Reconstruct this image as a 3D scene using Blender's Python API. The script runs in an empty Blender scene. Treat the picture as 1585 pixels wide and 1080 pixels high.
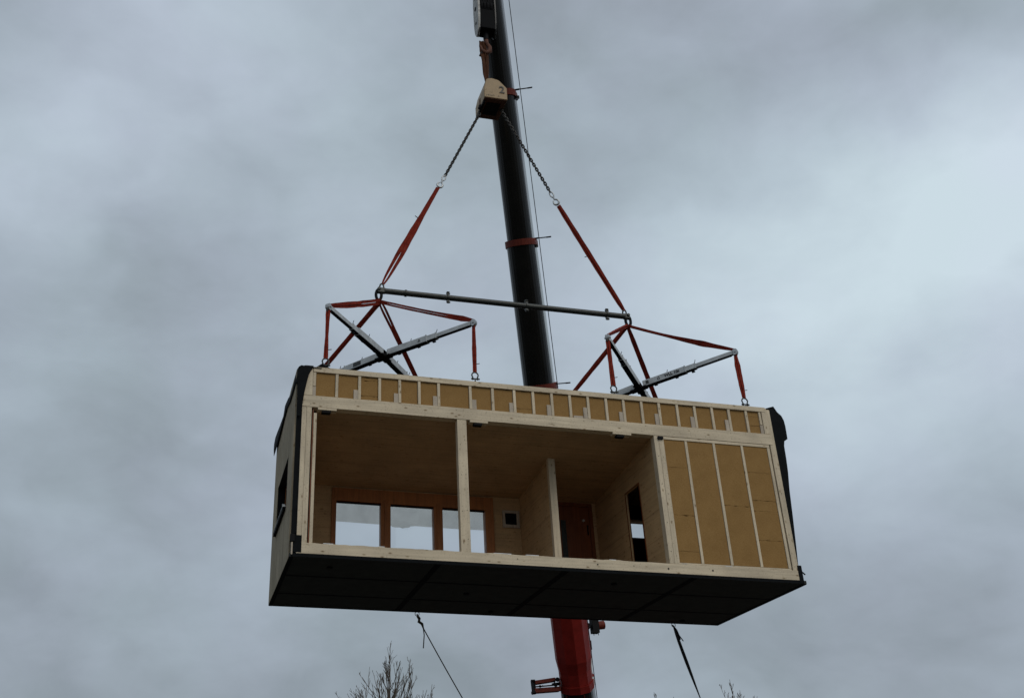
import bpy, bmesh, math, random
from mathutils import Vector, Matrix, noise
random.seed(7)
sc = bpy.context.scene
col = sc.collection
Z0 = 6.2                       # height of the hanging module's sill above the ground
R_ = math.radians

# ------------------------------------------------------------------ camera
FPX, PITCH, ROLL, YAW = 1586.146, 0.481825, -0.010120, -0.225218
CAMP = Vector((-1.71343, -15.52419, -4.57584))
def cam_axes():
    cy, sy, cp, sp, cr, sr = math.cos(YAW), math.sin(YAW), math.cos(PITCH), math.sin(PITCH), math.cos(ROLL), math.sin(ROLL)
    r = Vector((cy, sy, 0)); f = Vector((-sy*cp, cy*cp, sp)); u = r.cross(f)
    return cr*r + sr*u, -sr*r + cr*u, f
CR, CU, CF = cam_axes()
cd = bpy.data.cameras.new('camera'); cam = bpy.data.objects.new('camera', cd); col.objects.link(cam)
m = Matrix((CR, CU, -CF)).transposed().to_4x4(); m.translation = CAMP + Vector((0, 0, Z0)); cam.matrix_world = m
cd.sensor_width = 36; cd.lens = 36*FPX/1585; cd.shift_x = 157.797/1585; cd.clip_end = 6000; cd.clip_start = .1
sc.camera = cam

# ------------------------------------------------------------------ materials
def nodes(name):
    mt = bpy.data.materials.new(name); mt.use_nodes = True
    nt = mt.node_tree; b = nt.nodes['Principled BSDF']
    return mt, nt, b
def N(nt, t, **k):
    n = nt.nodes.new(t)
    for a, v in k.items():
        if a in n.inputs.keys(): n.inputs[a].default_value = v
        else: setattr(n, a, v)
    return n
def ramp(nt, stops):
    r = nt.nodes.new('ShaderNodeValToRGB'); e = r.color_ramp.elements
    e[0].position, e[0].color = stops[0][0], (*stops[0][1], 1)
    e[1].position, e[1].color = stops[-1][0], (*stops[-1][1], 1)
    for p, c in stops[1:-1]:
        x = e.new(p); x.color = (*c, 1)
    return r
def mat_plain(name, c, rough=.6, metal=0, var=.25, scale=6, bump=0, spec=.5):
    mt, nt, b = nodes(name); L = nt.links.new
    tc = N(nt, 'ShaderNodeTexCoord')
    n1 = N(nt, 'ShaderNodeTexNoise'); n1.inputs['Scale'].default_value = scale; n1.inputs['Detail'].default_value = 8; n1.inputs['Roughness'].default_value = .65
    L(tc.outputs['Object'], n1.inputs['Vector'])
    lo = tuple(x*(1-var) for x in c); hi = tuple(min(1, x*(1+var)) for x in c)
    r = ramp(nt, [(.3, lo), (.7, hi)]); L(n1.outputs['Fac'], r.inputs['Fac']); L(r.outputs['Color'], b.inputs['Base Color'])
    b.inputs['Roughness'].default_value = rough; b.inputs['Metallic'].default_value = metal
    b.inputs['Specular IOR Level'].default_value = spec
    if bump:
        bp = N(nt, 'ShaderNodeBump'); bp.inputs['Strength'].default_value = bump; bp.inputs['Distance'].default_value = .02
        L(n1.outputs['Fac'], bp.inputs['Height']); L(bp.outputs['Normal'], b.inputs['Normal'])
    return mt
def mat_wood(name, c, axis, var=.18, knots=True, rough=.7, board=0, grey=None, knotdark=.35):
    mt, nt, b = nodes(name); L = nt.links.new
    tc = N(nt, 'ShaderNodeTexCoord'); oi = N(nt, 'ShaderNodeObjectInfo')
    off = N(nt, 'ShaderNodeVectorMath', operation='ADD'); sc_ = N(nt, 'ShaderNodeVectorMath', operation='SCALE')
    cmb = N(nt, 'ShaderNodeCombineXYZ'); L(oi.outputs['Random'], cmb.inputs[0]); L(oi.outputs['Random'], cmb.inputs[1]); L(oi.outputs['Random'], cmb.inputs[2])
    L(cmb.outputs[0], sc_.inputs[0]); sc_.inputs['Scale'].default_value = 37
    L(tc.outputs['Object'], off.inputs[0]); L(sc_.outputs[0], off.inputs[1])
    mp = N(nt, 'ShaderNodeMapping'); s = [22, 22, 22]; s['xyz'.index(axis)] = 1.1; mp.inputs['Scale'].default_value = s
    L(off.outputs[0], mp.inputs['Vector'])
    n1 = N(nt, 'ShaderNodeTexNoise'); n1.inputs['Scale'].default_value = 1; n1.inputs['Detail'].default_value = 7; n1.inputs['Distortion'].default_value = .6
    L(mp.outputs[0], n1.inputs['Vector'])
    n2 = N(nt, 'ShaderNodeTexNoise'); n2.inputs['Scale'].default_value = 1.7; n2.inputs['Detail'].default_value = 3; L(off.outputs[0], n2.inputs['Vector'])
    lo = tuple(x*(1-var) for x in c); hi = tuple(min(1, x*(1+var*.8)) for x in c)
    r = ramp(nt, [(.28, lo), (.5, c), (.74, hi)]); L(n1.outputs['Fac'], r.inputs['Fac'])
    mx = N(nt, 'ShaderNodeMix', data_type='RGBA', blend_type='MULTIPLY'); mx.inputs[0].default_value = 1
    r2 = ramp(nt, [(.3, (.84, .83, .82)), (.7, (1.08, 1.07, 1.05))]); L(n2.outputs['Fac'], r2.inputs['Fac'])
    L(r.outputs['Color'], mx.inputs[6]); L(r2.outputs['Color'], mx.inputs[7]); out = mx.outputs[2]
    # fine speckle of dirt
    n4 = N(nt, 'ShaderNodeTexNoise'); n4.inputs['Scale'].default_value = 38; n4.inputs['Detail'].default_value = 2; L(off.outputs[0], n4.inputs['Vector'])
    r4 = ramp(nt, [(.30, (.72, .7, .67)), (.42, (1, 1, 1))]); L(n4.outputs['Fac'], r4.inputs['Fac'])
    m4 = N(nt, 'ShaderNodeMix', data_type='RGBA', blend_type='MULTIPLY'); m4.inputs[0].default_value = .8; L(out, m4.inputs[6]); L(r4.outputs['Color'], m4.inputs[7]); out = m4.outputs[2]
    if knots:
        mp2 = N(nt, 'ShaderNodeMapping'); s2 = [10, 10, 10]; s2['xyz'.index(axis)] = 4.6; mp2.inputs['Scale'].default_value = s2
        L(off.outputs[0], mp2.inputs['Vector'])
        v = N(nt, 'ShaderNodeTexVoronoi'); v.inputs['Scale'].default_value = 1; L(mp2.outputs[0], v.inputs['Vector'])
        r3 = ramp(nt, [(.05, (knotdark, knotdark*.85, knotdark*.7)), (.13, (.78, .74, .68)), (.2, (1, 1, 1))]); L(v.outputs['Distance'], r3.inputs['Fac'])
        m3 = N(nt, 'ShaderNodeMix', data_type='RGBA', blend_type='MULTIPLY'); m3.inputs[0].default_value = 1
        L(out, m3.inputs[6]); L(r3.outputs['Color'], m3.inputs[7]); out = m3.outputs[2]
    if board:      # edge-glued lamellae: thin dark joints across the grain
        sx = N(nt, 'ShaderNodeSeparateXYZ'); L(tc.outputs['Object'], sx.inputs[0])
        ch = board[0]
        mod = N(nt, 'ShaderNodeMath', operation='PINGPONG'); L(sx.outputs['xyz'.index(ch)], mod.inputs[0]); mod.inputs[1].default_value = board[1]
        rr = ramp(nt, [(0, (.72, .68, .63)), (.010, (1, 1, 1))]); L(mod.outputs[0], rr.inputs['Fac'])
        m5 = N(nt, 'ShaderNodeMix', data_type='RGBA', blend_type='MULTIPLY'); m5.inputs[0].default_value = 1; L(out, m5.inputs[6]); L(rr.outputs['Color'], m5.inputs[7]); out = m5.outputs[2]
    L(out, b.inputs['Base Color']); b.inputs['Roughness'].default_value = rough; b.inputs['Specular IOR Level'].default_value = .3
    bp = N(nt, 'ShaderNodeBump'); bp.inputs['Strength'].default_value = .25; bp.inputs['Distance'].default_value = .01
    L(n1.outputs['Fac'], bp.inputs['Height']); L(bp.outputs['Normal'], b.inputs['Normal'])
    return mt
def mat_webbing(name, c):
    mt, nt, b = nodes(name); L = nt.links.new
    tc = N(nt, 'ShaderNodeTexCoord')
    n1 = N(nt, 'ShaderNodeTexNoise'); n1.inputs['Scale'].default_value = 9; n1.inputs['Detail'].default_value = 4; L(tc.outputs['Object'], n1.inputs['Vector'])
    n2 = N(nt, 'ShaderNodeTexNoise'); n2.inputs['Scale'].default_value = 70; L(tc.outputs['Object'], n2.inputs['Vector'])
    r = ramp(nt, [(.3, tuple(x*.6 for x in c)), (.6, c), (.8, (c[0]*1.15, c[1]*2.2+.02, c[2]*2+.02))]); L(n1.outputs['Fac'], r.inputs['Fac'])
    r2 = ramp(nt, [(.35, (.72, .68, .66)), (.6, (1.1, 1.1, 1.1))]); L(n2.outputs['Fac'], r2.inputs['Fac'])
    mx = N(nt, 'ShaderNodeMix', data_type='RGBA', blend_type='MULTIPLY'); mx.inputs[0].default_value = 1; L(r.outputs['Color'], mx.inputs[6]); L(r2.outputs['Color'], mx.inputs[7])
    L(mx.outputs[2], b.inputs['Base Color']); b.inputs['Roughness'].default_value = .85; b.inputs['Specular IOR Level'].default_value = .15
    return mt
M = {}
WOODC = (.63, .53, .385)
for ax in 'xyz': M['wood_'+ax] = mat_wood('spruce_'+ax, WOODC, ax)
M['wood_block'] = mat_wood('spruce_offcut', (.47, .40, .32), 'z', knots=False)
M['ceil'] = mat_wood('ceiling_panel', (.45, .30, .17), 'x', var=.14, knots=True, board=('y', .2), knotdark=.8)
M['wallx'] = mat_wood('wall_panel', (.50, .325, .165), 'x', var=.14, board=('z', .24), knotdark=.7)
M['wally'] = mat_wood('wall_panel_cross', (.53, .355, .185), 'y', var=.14, board=('z', .24), knotdark=.7)
M['floor'] = mat_wood('floor_panel', (.30, .22, .13), 'x', var=.12)
M['frame'] = mat_wood('stained_window_timber', (.37, .135, .038), 'z', var=.25, knots=False, rough=.5)
M['door'] = mat_wood('stained_door_timber', (.20, .060, .020), 'z', var=.25, knots=False, rough=.4)
M['clad'] = mat_wood('larch_cladding', (.33, .275, .19), 'z', var=.28, rough=.85, knotdark=.5)
# wood-fibre insulation
mt, nt, b = nodes('wood_fibre_insulation'); L = nt.links.new
tc = N(nt, 'ShaderNodeTexCoord'); n1 = N(nt, 'ShaderNodeTexNoise'); n1.inputs['Scale'].default_value = 60; n1.inputs['Detail'].default_value = 6; n1.inputs['Roughness'].default_value = .8
n2 = N(nt, 'ShaderNodeTexNoise'); n2.inputs['Scale'].default_value = 3; n2.inputs['Detail'].default_value = 4
L(tc.outputs['Object'], n1.inputs['Vector']); L(tc.outputs['Object'], n2.inputs['Vector'])
r = ramp(nt, [(.24, (.05, .025, .01)), (.36, (.268, .152, .054)), (.75, (.36, .225, .092))]); L(n1.outputs['Fac'], r.inputs['Fac'])
r2 = ramp(nt, [(.3, (.88, .86, .84)), (.7, (1.05, 1.05, 1.05))]); L(n2.outputs['Fac'], r2.inputs['Fac'])
mx = N(nt, 'ShaderNodeMix', data_type='RGBA', blend_type='MULTIPLY'); mx.inputs[0].default_value = 1; L(r.outputs['Color'], mx.inputs[6]); L(r2.outputs['Color'], mx.inputs[7]); L(mx.outputs[2], b.inputs['Base Color'])
b.inputs['Roughness'].default_value = 1; b.inputs['Specular IOR Level'].default_value = .05
bp = N(nt, 'ShaderNodeBump'); bp.inputs['Strength'].default_value = .5; bp.inputs['Distance'].default_value = .01; L(n1.outputs['Fac'], bp.inputs['Height']); L(bp.outputs['Normal'], b.inputs['Normal'])
M['insul'] = mt
M['membrane'] = mat_plain('black_membrane', (.0045, .0055, .0065), .8, var=.35, scale=9, bump=.4, spec=.12)
M['felt'] = mat_plain('roof_membrane_felt', (.006, .007, .008), .85, var=.3, scale=7, bump=.4, spec=.1)
M['base'] = mat_plain('underside_board', (.038, .038, .034), .8, var=.3, scale=5, spec=.2)
M['joint'] = mat_plain('underside_joint_tape', (.005, .005, .006), .8, spec=.1)
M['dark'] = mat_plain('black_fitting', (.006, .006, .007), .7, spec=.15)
M['steel'] = mat_plain('galvanised_steel', (.42, .43, .43), .42, metal=.75, var=.2, scale=14)
M['alu'] = mat_plain('pale_painted_metal', (.41, .43, .44), .5, metal=.1, var=.28, scale=7)
M['gsteel'] = mat_plain('weathered_pipe_steel', (.036, .039, .035), .4, metal=.2, var=.4, scale=16, spec=.4)
M['chain'] = mat_plain('dark_chain_steel', (.028, .023, .018), .5, metal=.3, var=.3, scale=30)
M['web'] = mat_webbing('red_webbing', (.225, .024, .012))
M['webd'] = mat_webbing('brown_webbing', (.085, .032, .014))
M['cream'] = mat_plain('cream_block_paint', (.29, .185, .075), .5, var=.12, scale=9)
M['creamside'] = M['cream']
M['rust'] = mat_plain('rusty_underside', (.10, .035, .018), .8, var=.4, scale=14)
M['boom'] = mat_plain('black_boom_paint', (.007, .0066, .0058), .22, var=.45, scale=2.5, spec=.22)
M['red'] = mat_plain('red_crane_paint', (.185, .014, .010), .55, var=.3, scale=3, spec=.12)
M['redd'] = mat_plain('dull_red_collar', (.13, .022, .012), .6, var=.35, scale=9, spec=.2)
M['cheek'] = mat_plain('worn_cheek_plate', (.36, .35, .33), .6, var=.55, scale=13)
M['paint'] = mat_plain('dark_lettering', (.03, .03, .032), .6)
M['greypaint'] = mat_plain('grey_numeral', (.10, .09, .075), .7)
M['rope'] = mat_plain('weathered_rope', (.10, .08, .055), .9, var=.3, scale=30, spec=.1)
M['ropeb'] = mat_plain('black_strap', (.012, .012, .012), .8)
M['sill'] = mat_plain('pale_sill_metal', (.55, .56, .56), .35, metal=.3)
M['bark'] = mat_plain('twig_bark', (.10, .082, .066), .9, var=.35, scale=12, spec=.1)
M['tyre'] = mat_plain('tyre_rubber', (.02, .02, .02), .9)
# glass, film
mt, nt, b = nodes('window_glass'); L = nt.links.new; out = nt.nodes['Material Output']
tr = N(nt, 'ShaderNodeBsdfTransparent'); tr.inputs[0].default_value = (.97, .98, .98, 1); gl = N(nt, 'ShaderNodeBsdfGlossy'); gl.inputs['Roughness'].default_value = .02
fr = N(nt, 'ShaderNodeFresnel'); mix = N(nt, 'ShaderNodeMixShader'); L(fr.outputs[0], mix.inputs[0]); L(tr.outputs[0], mix.inputs[1]); L(gl.outputs[0], mix.inputs[2]); L(mix.outputs[0], out.inputs[0]); nt.nodes.remove(b)
M['glass'] = mt
mt, nt, b = nodes('translucent_film'); L = nt.links.new; out = nt.nodes['Material Output']
tr = N(nt, 'ShaderNodeBsdfTransparent'); tr.inputs[0].default_value = (.88, .86, .82, 1); tl = N(nt, 'ShaderNodeBsdfTranslucent'); tl.inputs[0].default_value = (.6, .6, .58, 1)
nz = N(nt, 'ShaderNodeTexNoise'); nz.inputs['Scale'].default_value = 3; tc = N(nt, 'ShaderNodeTexCoord'); L(tc.outputs['Object'], nz.inputs['Vector'])
rg = ramp(nt, [(.3, (.12, .12, .12)), (.7, (.24, .24, .24))]); L(nz.outputs['Fac'], rg.inputs['Fac'])
mix = N(nt, 'ShaderNodeMixShader'); L(rg.outputs['Color'], mix.inputs[0]); L(tr.outputs[0], mix.inputs[1]); L(tl.outputs[0], mix.inputs[2]); L(mix.outputs[0], out.inputs[0]); nt.nodes.remove(b)
M['film'] = mt

# ------------------------------------------------------------------ builders
class MB:
    def __init__(s): s.v = []; s.f = []; s.smooth = False
    def add(s, vs, fs):
        o = len(s.v); s.v += [Vector(v) for v in vs]; s.f += [tuple(i+o for i in f) for f in fs]; return s
    def box(s, x0, x1, y0, y1, z0, z1):
        vs = [(x, y, z) for z in (z0, z1) for y in (y0, y1) for x in (x0, x1)]
        return s.add(vs, [(0,2,3,1),(4,5,7,6),(0,1,5,4),(1,3,7,5),(3,2,6,7),(2,0,4,6)])
    def obox(s, p0, p1, w, h, up=(0,0,1), off=0):     # box along a line: w sideways, h along 'up'
        p0, p1 = Vector(p0), Vector(p1); d = (p1-p0).normalized(); a = d.cross(Vector(up)).normalized(); b = a.cross(d).normalized()
        vs = [p + a*sx*w/2 + b*(sz*h/2+off) for p in (p0, p1) for sz in (-1, 1) for sx in (-1, 1)]
        return s.add(vs, [(0,1,3,2),(4,6,7,5),(0,4,5,1),(1,5,7,3),(3,7,6,2),(2,6,4,0)])
    def tube(s, pts, rad, n=10, cap=True, closed=False, sq=1.0):
        pts = [Vector(p) for p in pts]; K = len(pts)
        rads = rad if isinstance(rad, (list, tuple)) else [rad]*K
        ref = None; rings = []
        for i, p in enumerate(pts):
            if closed: d = pts[(i+1) % K]-pts[i-1]
            else: d = pts[min(i+1, K-1)]-pts[max(i-1, 0)]
            d.normalize()
            if ref is None:
                ref = d.orthogonal().normalized()
            ref = (ref - d*ref.dot(d)).normalized(); b = d.cross(ref)
            rings.append([p + (ref*math.cos(2*math.pi*k/n) + b*math.sin(2*math.pi*k/n)*sq)*rads[i] for k in range(n)])
        vs = [v for r in rings for v in r]; fs = []
        for i in range(K if closed else K-1):
            j = (i+1) % K
            for k in range(n): fs.append((i*n+k, i*n+(k+1) % n, j*n+(k+1) % n, j*n+k))
        if cap and not closed: fs += [tuple(range(n))[::-1], tuple((K-1)*n+k for k in range(n))]
        return s.add(vs, fs)
    def ribbon(s, pts, widths, lat, th=.012, twist=None):  # flat band along pts; lat = sideways direction
        pts = [Vector(p) for p in pts]; K = len(pts); vs = []
        for i, p in enumerate(pts):
            d = (pts[min(i+1, K-1)]-pts[max(i-1, 0)]).normalized(); a = Vector(lat); a = (a-d*a.dot(d)).normalized()
            if twist: a = Matrix.Rotation(twist[i], 3, d) @ a
            b = d.cross(a); w = widths[i]/2
            vs += [p-a*w-b*th/2, p+a*w-b*th/2, p+a*w+b*th/2, p-a*w+b*th/2]
        fs = []
        for i in range(K-1):
            for k in range(4): fs.append((i*4+k, i*4+(k+1) % 4, i*4+4+(k+1) % 4, i*4+4+k))
        fs += [(3,2,1,0), tuple((K-1)*4+k for k in range(4))]
        return s.add(vs, fs)
    def prism(s, poly, y0, y1):        # poly of (x,z), extruded in y
        n = len(poly); vs = [(x, y0, z) for x, z in poly] + [(x, y1, z) for x, z in poly]
        return s.add(vs, [tuple(range(n)), tuple(range(2*n-1, n-1, -1))] + [(i, i+n, (i+1) % n+n, (i+1) % n) for i in range(n)])
    def build(s, name, mat, parent=None, bevel=0, smooth=False):
        me = bpy.data.meshes.new(name)
        c = Vector((0, 0, 0))
        for v in s.v: c += v
        c /= max(1, len(s.v))
        me.from_pydata([v-c for v in s.v], [], s.f)
        bm = bmesh.new(); bm.from_mesh(me); bmesh.ops.recalc_face_normals(bm, faces=bm.faces); bm.to_mesh(me); bm.free()
        me.materials.append(mat)
        if smooth:
            for p in me.polygons: p.use_smooth = True
        o = bpy.data.objects.new(name, me); col.objects.link(o)
        w = c + Vector((0, 0, Z0))
        if parent is not None: o.parent = parent; o.location = w - Vector(parent['org'])
        else: o.location = w
        o['org'] = tuple(w)
        if bevel:
            bv = o.modifiers.new('bevel', 'BEVEL'); bv.width = bevel; bv.segments = 2; bv.limit_method = 'ANGLE'
        return o
def tag(o, label=None, cat=None, group=None, kind=None):
    if label: o['label'] = label
    if cat: o['category'] = cat
    if group: o['group'] = group
    if kind: o['kind'] = kind
    return o
def empty(name, p, label, cat, group=None):
    o = bpy.data.objects.new(name, None); col.objects.link(o); w = Vector(p)+Vector((0, 0, Z0)); o.location = w; o['org'] = tuple(w)
    o.empty_display_size = .2
    return tag(o, label, cat, group)
def bx(name, mat, parent, *a, bevel=.004):
    return MB().box(*a).build(name, M[mat], parent, bevel=bevel)
def text(name, body, size, mat, parent, origin, xdir, updir, ext=.002, bold=0.0):
    cu = bpy.data.curves.new(name, 'FONT'); cu.body = body; cu.size = size; cu.extrude = ext; cu.align_x = 'CENTER'; cu.align_y = 'CENTER'; cu.offset = bold
    tmp = bpy.data.objects.new('tmp', cu); col.objects.link(tmp)
    dg = bpy.context.evaluated_depsgraph_get(); me = bpy.data.meshes.new_from_object(tmp.evaluated_get(dg))
    bpy.data.objects.remove(tmp); me.materials.clear(); me.materials.append(mat)
    o = bpy.data.objects.new(name, me); col.objects.link(o); me.name = name
    x = Vector(xdir).normalized(); z = x.cross(Vector(updir)).normalized(); y = z.cross(x)
    mm = Matrix((x, y, z)).transposed().to_4x4(); mm.translation = Vector(origin)+Vector((0, 0, Z0))-Vector(parent['org'])
    o.parent = parent; o.matrix_local = mm
    return o

# ================================================================== GROUND
g = MB(); n = 24; S = 1500
gv = [(-S+2*S*i/n, -S+2*S*j/n, -Z0) for j in range(n+1) for i in range(n+1)]
g.add(gv, [(j*(n+1)+i, j*(n+1)+i+1, (j+1)*(n+1)+i+1, (j+1)*(n+1)+i) for j in range(n) for i in range(n)])
mt, nt, b = nodes('wet_gravel_ground'); L = nt.links.new
tc = N(nt, 'ShaderNodeTexCoord'); n1 = N(nt, 'ShaderNodeTexNoise'); n1.inputs['Scale'].default_value = .25; n1.inputs['Detail'].default_value = 10; L(tc.outputs['Object'], n1.inputs['Vector'])
n2 = N(nt, 'ShaderNodeTexNoise'); n2.inputs['Scale'].default_value = 14; n2.inputs['Detail'].default_value = 5; L(tc.outputs['Object'], n2.inputs['Vector'])
r = ramp(nt, [(.35, (.035, .034, .03)), (.5, (.055, .05, .042)), (.65, (.05, .06, .03))]); L(n1.outputs['Fac'], r.inputs['Fac'])
r2 = ramp(nt, [(.35, (.7, .7, .7)), (.65, (1.25, 1.25, 1.25))]); L(n2.outputs['Fac'], r2.inputs['Fac'])
mx = N(nt, 'ShaderNodeMix', data_type='RGBA', blend_type='MULTIPLY'); mx.inputs[0].default_value = 1; L(r.outputs['Color'], mx.inputs[6]); L(r2.outputs['Color'], mx.inputs[7]); L(mx.outputs[2], b.inputs['Base Color'])
b.inputs['Roughness'].default_value = .9
tag(g.build('ground', mt), 'dark damp gravel and grass ground below the hanging module', 'ground', kind='structure')

# ================================================================== TIMBER MODULE
mod = empty('timber_module', (4.34, 1.6, -.06), 'open-fronted timber room module with brown insulation bays, hanging in the air from the crane', 'house module')
Lx, D, H = 8.685, 3.236, 3.236
# underside
bs = bx('base_slab', 'base', mod, -.105, 8.786, .003, 3.2, -.057, -.002, bevel=0)
for x in (2.27, 4.42, 6.70): bx('joint_strip', 'joint', bs, x-.05, x+.05, .02, 3.17, -.063, -.0575, bevel=0)
for y in (1.10, 2.27):
    for a, c in ((-.09, 2.215), (2.325, 4.365), (4.475, 6.645), (6.755, 8.77)): bx('joint_strip', 'joint', bs, a, c, y-.018, y+.018, -.062, -.0575, bevel=0)
for a in ((-.105, 8.786, 3.14, 3.2), ): bx('edge_strip', 'joint', bs, a[0]+.07, a[1]-.07, a[2], a[3], -.065, -.0575, bevel=0)
bx('edge_strip', 'joint', bs, -.1045, -.04, .01, 3.2, -.066, -.0575, bevel=0)
bx('edge_strip', 'joint', bs, 8.72, 8.785, .01, 3.2, -.066, -.0575, bevel=0)
for x, y in ((.6, .5), (3.2, 1.7), (5.5, .6), (7.9, 2.95), (4.0, 2.9)):
    MB().tube([(x, y, -.0572), (x, y, -.075)], .05, 14).build('plug', M['joint'], bs)
# floor + front sill
bx('floor_panel', 'floor', mod, .16, 8.5, .145, 2.93, .0, .16)
sill = MB(); K = 90; top = []
for i in range(K+1):
    x = .0 + 8.62*i/K; top.append((x, .166 + .007*noise.noise(Vector((x*3.1, 0, 3))) + (.006 if random.random() < .2 else 0)))
poly = [(0, 0.0), (8.66, 0.0), (8.66, .166)] + top[::-1]
sill.prism([(x, z) for x, z in poly], 0, .14).build('sill_beam', M['wood_x'], mod)
for x, z, rr in ((4.98, .08, .013), (7.05, .085, .016), (6.24, .075, .016), (3.6, .1, .008), (5.62, .09, .008)):
    MB().tube([(x, -.003, z), (x, .02, z)], rr, 12).build('bolt_hole', M['dark'], mod)
for x0, w in ((3.2, .3), (3.75, .22), (.42, .16), (5.2, .12), (1.3, .1), (6.5, .1), (7.3, .14)):   # splinters of packing on the sill
    MB().box(x0, x0+w, .01, .05, .172, .182).build('packing_shim', M['sill'], mod)
# lintel, posts
lin = MB(); bot = []; tp = []
for i in range(61):
    x = -.003 + 8.628*i/60; w = .004*noise.noise(Vector((x*1.3, 2, 0)))
    bot.append((x, 2.492+w)); tp.append((x, 2.70+w))
lin.prism(bot + tp[::-1], 0, .16).build('lintel_beam', M['wood_x'], mod, bevel=0)
bx('corner_post', 'wood_z', mod, -.003, .072, .004, .16, .168, 2.487); bx('corner_post', 'wood_z', mod, .074, .158, .002, .16, .168, 2.487)
bx('corner_gap_liner', 'door', mod, .178, .194, .04, .16, .17, 2.487)
bx('corner_gap_liner', 'felt', mod, .160, .177, .05, .16, .17, 2.487)
bx('lining_stud', 'wood_z', mod, .198, .25, .03, .16, .168, 2.40)
bx('middle_post', 'wood_z', mod, 2.657, 2.822, .006, .13, .168, 2.487)
bx('door_post', 'wood_z', mod, 6.282, 6.372, .006, .14, .168, 2.487); bx('door_post', 'wood_z', mod, 6.374, 6.465, .003, .14, .168, 2.487)
# packing blocks with black fittings under the lintel
for a, c in ((.26, .575), (2.885, 3.205), (5.50, 5.85)):
    p = bx('packing_block', 'wood_x', mod, a, c, -.006, .12, 2.448, 2.487)
    bx('rubber_pad', 'dark', p, a+.07, a+.22, .004, .1, 2.405, 2.446, bevel=.008)
bx('rubber_pad', 'dark', mod, 6.345, 6.45, -.03, .0, 2.415, 2.472, bevel=.01)
# right bay panel
bx('top_plate', 'wood_x', mod, 6.467, 8.555, .006, .14, 2.432, 2.487)
bx('bottom_plate', 'wood_x', mod, 6.467, 8.555, .010, .14, .169, .195)
PS = [6.895, 7.44, 7.995]
for x in PS: bx('stud', 'wood_z', mod, x-.024, x+.024, .008, .14, .197, 2.430)
bx('stud', 'wood_z', mod, 8.50, 8.553, .008, .14, .197, 2.430)
bx('gap_liner', 'dark', mod, 8.555, 8.575, .045, .14, .169, 2.487, bevel=0)
bx('end_post', 'wood_z', mod, 8.577, 8.685, .004, .14, .168, 2.60)
def batt(x0, x1, z0, z1, y0=.018, kx=9, jag=.006, top=0, botm=0):
    """one batt of wood-fibre insulation with slightly ragged upper and lower edges"""
    nx = max(4, int((x1-x0)/.03)); nz = 3; sd = random.random()*90
    up = [(x0+(x1-x0)*i/nx, z1 + .002 - (abs(noise.noise(Vector((i*.55+sd, 1, 0))))*jag*2 + top*max(0, noise.noise(Vector((i*.28+sd, 9, 0)))))) for i in range(nx+1)]
    dn = [(x0+(x1-x0)*i/nx, z0 + (abs(noise.noise(Vector((i*.55+sd, 5, 0))))*jag*2 + botm*max(0, noise.noise(Vector((i*.28+sd, 4, 0)))))) for i in range(nx+1)]
    d = y0 + random.uniform(0, .006)
    return MB().prism(dn + up[::-1], d, .11).build('insulation_batt', M['insul'], mod)
bays = [(6.467, 6.869), (6.921, 7.414), (7.466, 7.969), (8.021, 8.498)]
seams = [[1.915, 1.04, .40], [], [1.276], [1.93, 1.405, 1.21, .68]]
for (a, c), sm in zip(bays, seams):
    zs = [.199] + sorted(sm) + [2.428]
    for i in range(len(zs)-1): batt(a+.004, c-.004, zs[i]+.001, zs[i+1]-.0015, jag=.004, top=.034 if (i < len(zs)-2 and random.random() < .7) else .004)
bx('backing_board', 'dark', mod, 6.467, 8.553, .112, .14, .197, 2.430, bevel=0)
# attic strip: studs, offcuts, batts
bx('top_rail', 'wood_x', mod, .165, 8.60, -.002, .15, 3.142, 3.236)
SX = [.569, .959, 1.307, 1.658, 2.001, 2.346, 2.915, 3.320, 3.717, 4.064, 4.413, 4.752, 5.094, 5.439, 5.774, 6.123, 6.463, 6.818, 7.163, 7.510, 7.847, 8.199]
for x in SX: bx('attic_stud', 'wood_z', mod, x-.024, x+.024, .006, .14, 2.706, 3.140)
bx('attic_stud', 'wood_z', mod, .162, .212, .008, .14, 2.88, 3.140)
bx('offcut', 'wood_block', mod, .160, .215, .014, .1, 2.706, 2.876)
bx('attic_stud', 'wood_z', mod, 8.455, 8.50, .008, .14, 2.88, 3.140)
bx('offcut', 'wood_block', mod, 8.45, 8.51, .014, .1, 2.706, 2.876)
bx('corner_board', 'wood_z', mod, -.003, .158, .004, .14, 2.706, 3.225)
bx('corner_board', 'wood_z', mod, 8.515, 8.625, .004, .14, 2.706, 3.225)
bx('corner_board', 'wood_z', mod, 8.627, 8.69, .010, .14, 2.602, 3.2)
ed = [.212] + SX + [8.455]
for i in range(len(ed)-1):
    a = ed[i] + (.026 if i else .002); c = ed[i+1] - (.026 if i < len(SX) else .002)
    cut = {2: [2.79, 3.075], 22: [2.86, 3.045], 9: [2.80]}.get(i, [])
    zz = [2.708] + cut + [3.138]
    for q in range(len(zz)-1): batt(a+.003, c-.003, zz[q]+.001, zz[q+1]-.001, y0=.03, jag=.006, top=.026, botm=.006)
for x in (.959, 1.658, 2.346, 3.717, 4.413, 5.094, 5.774, 6.463, 7.163, 7.847):
    hgt = random.uniform(.17, .22); bx('offcut', 'wood_block', mod, x-.026-.075, x-.026, .014, .1, 2.707, 2.707+hgt)
bx('offcut', 'wood_block', mod, 2.941, 3.02, .014, .1, 2.707, 2.89)
bx('offcut', 'wood_block', mod, 4.80, 4.985, .02, .1, 2.707, 2.755)
bx('backing_board', 'dark', mod, .16, 8.6, .141, .16, 2.705, 3.14, bevel=0)
def screw(x, y0, y1, z): MB().tube([(x, y0, z), (x, y1, z)], .006, 6).build('screw_head', M['dark'], mod)
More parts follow.
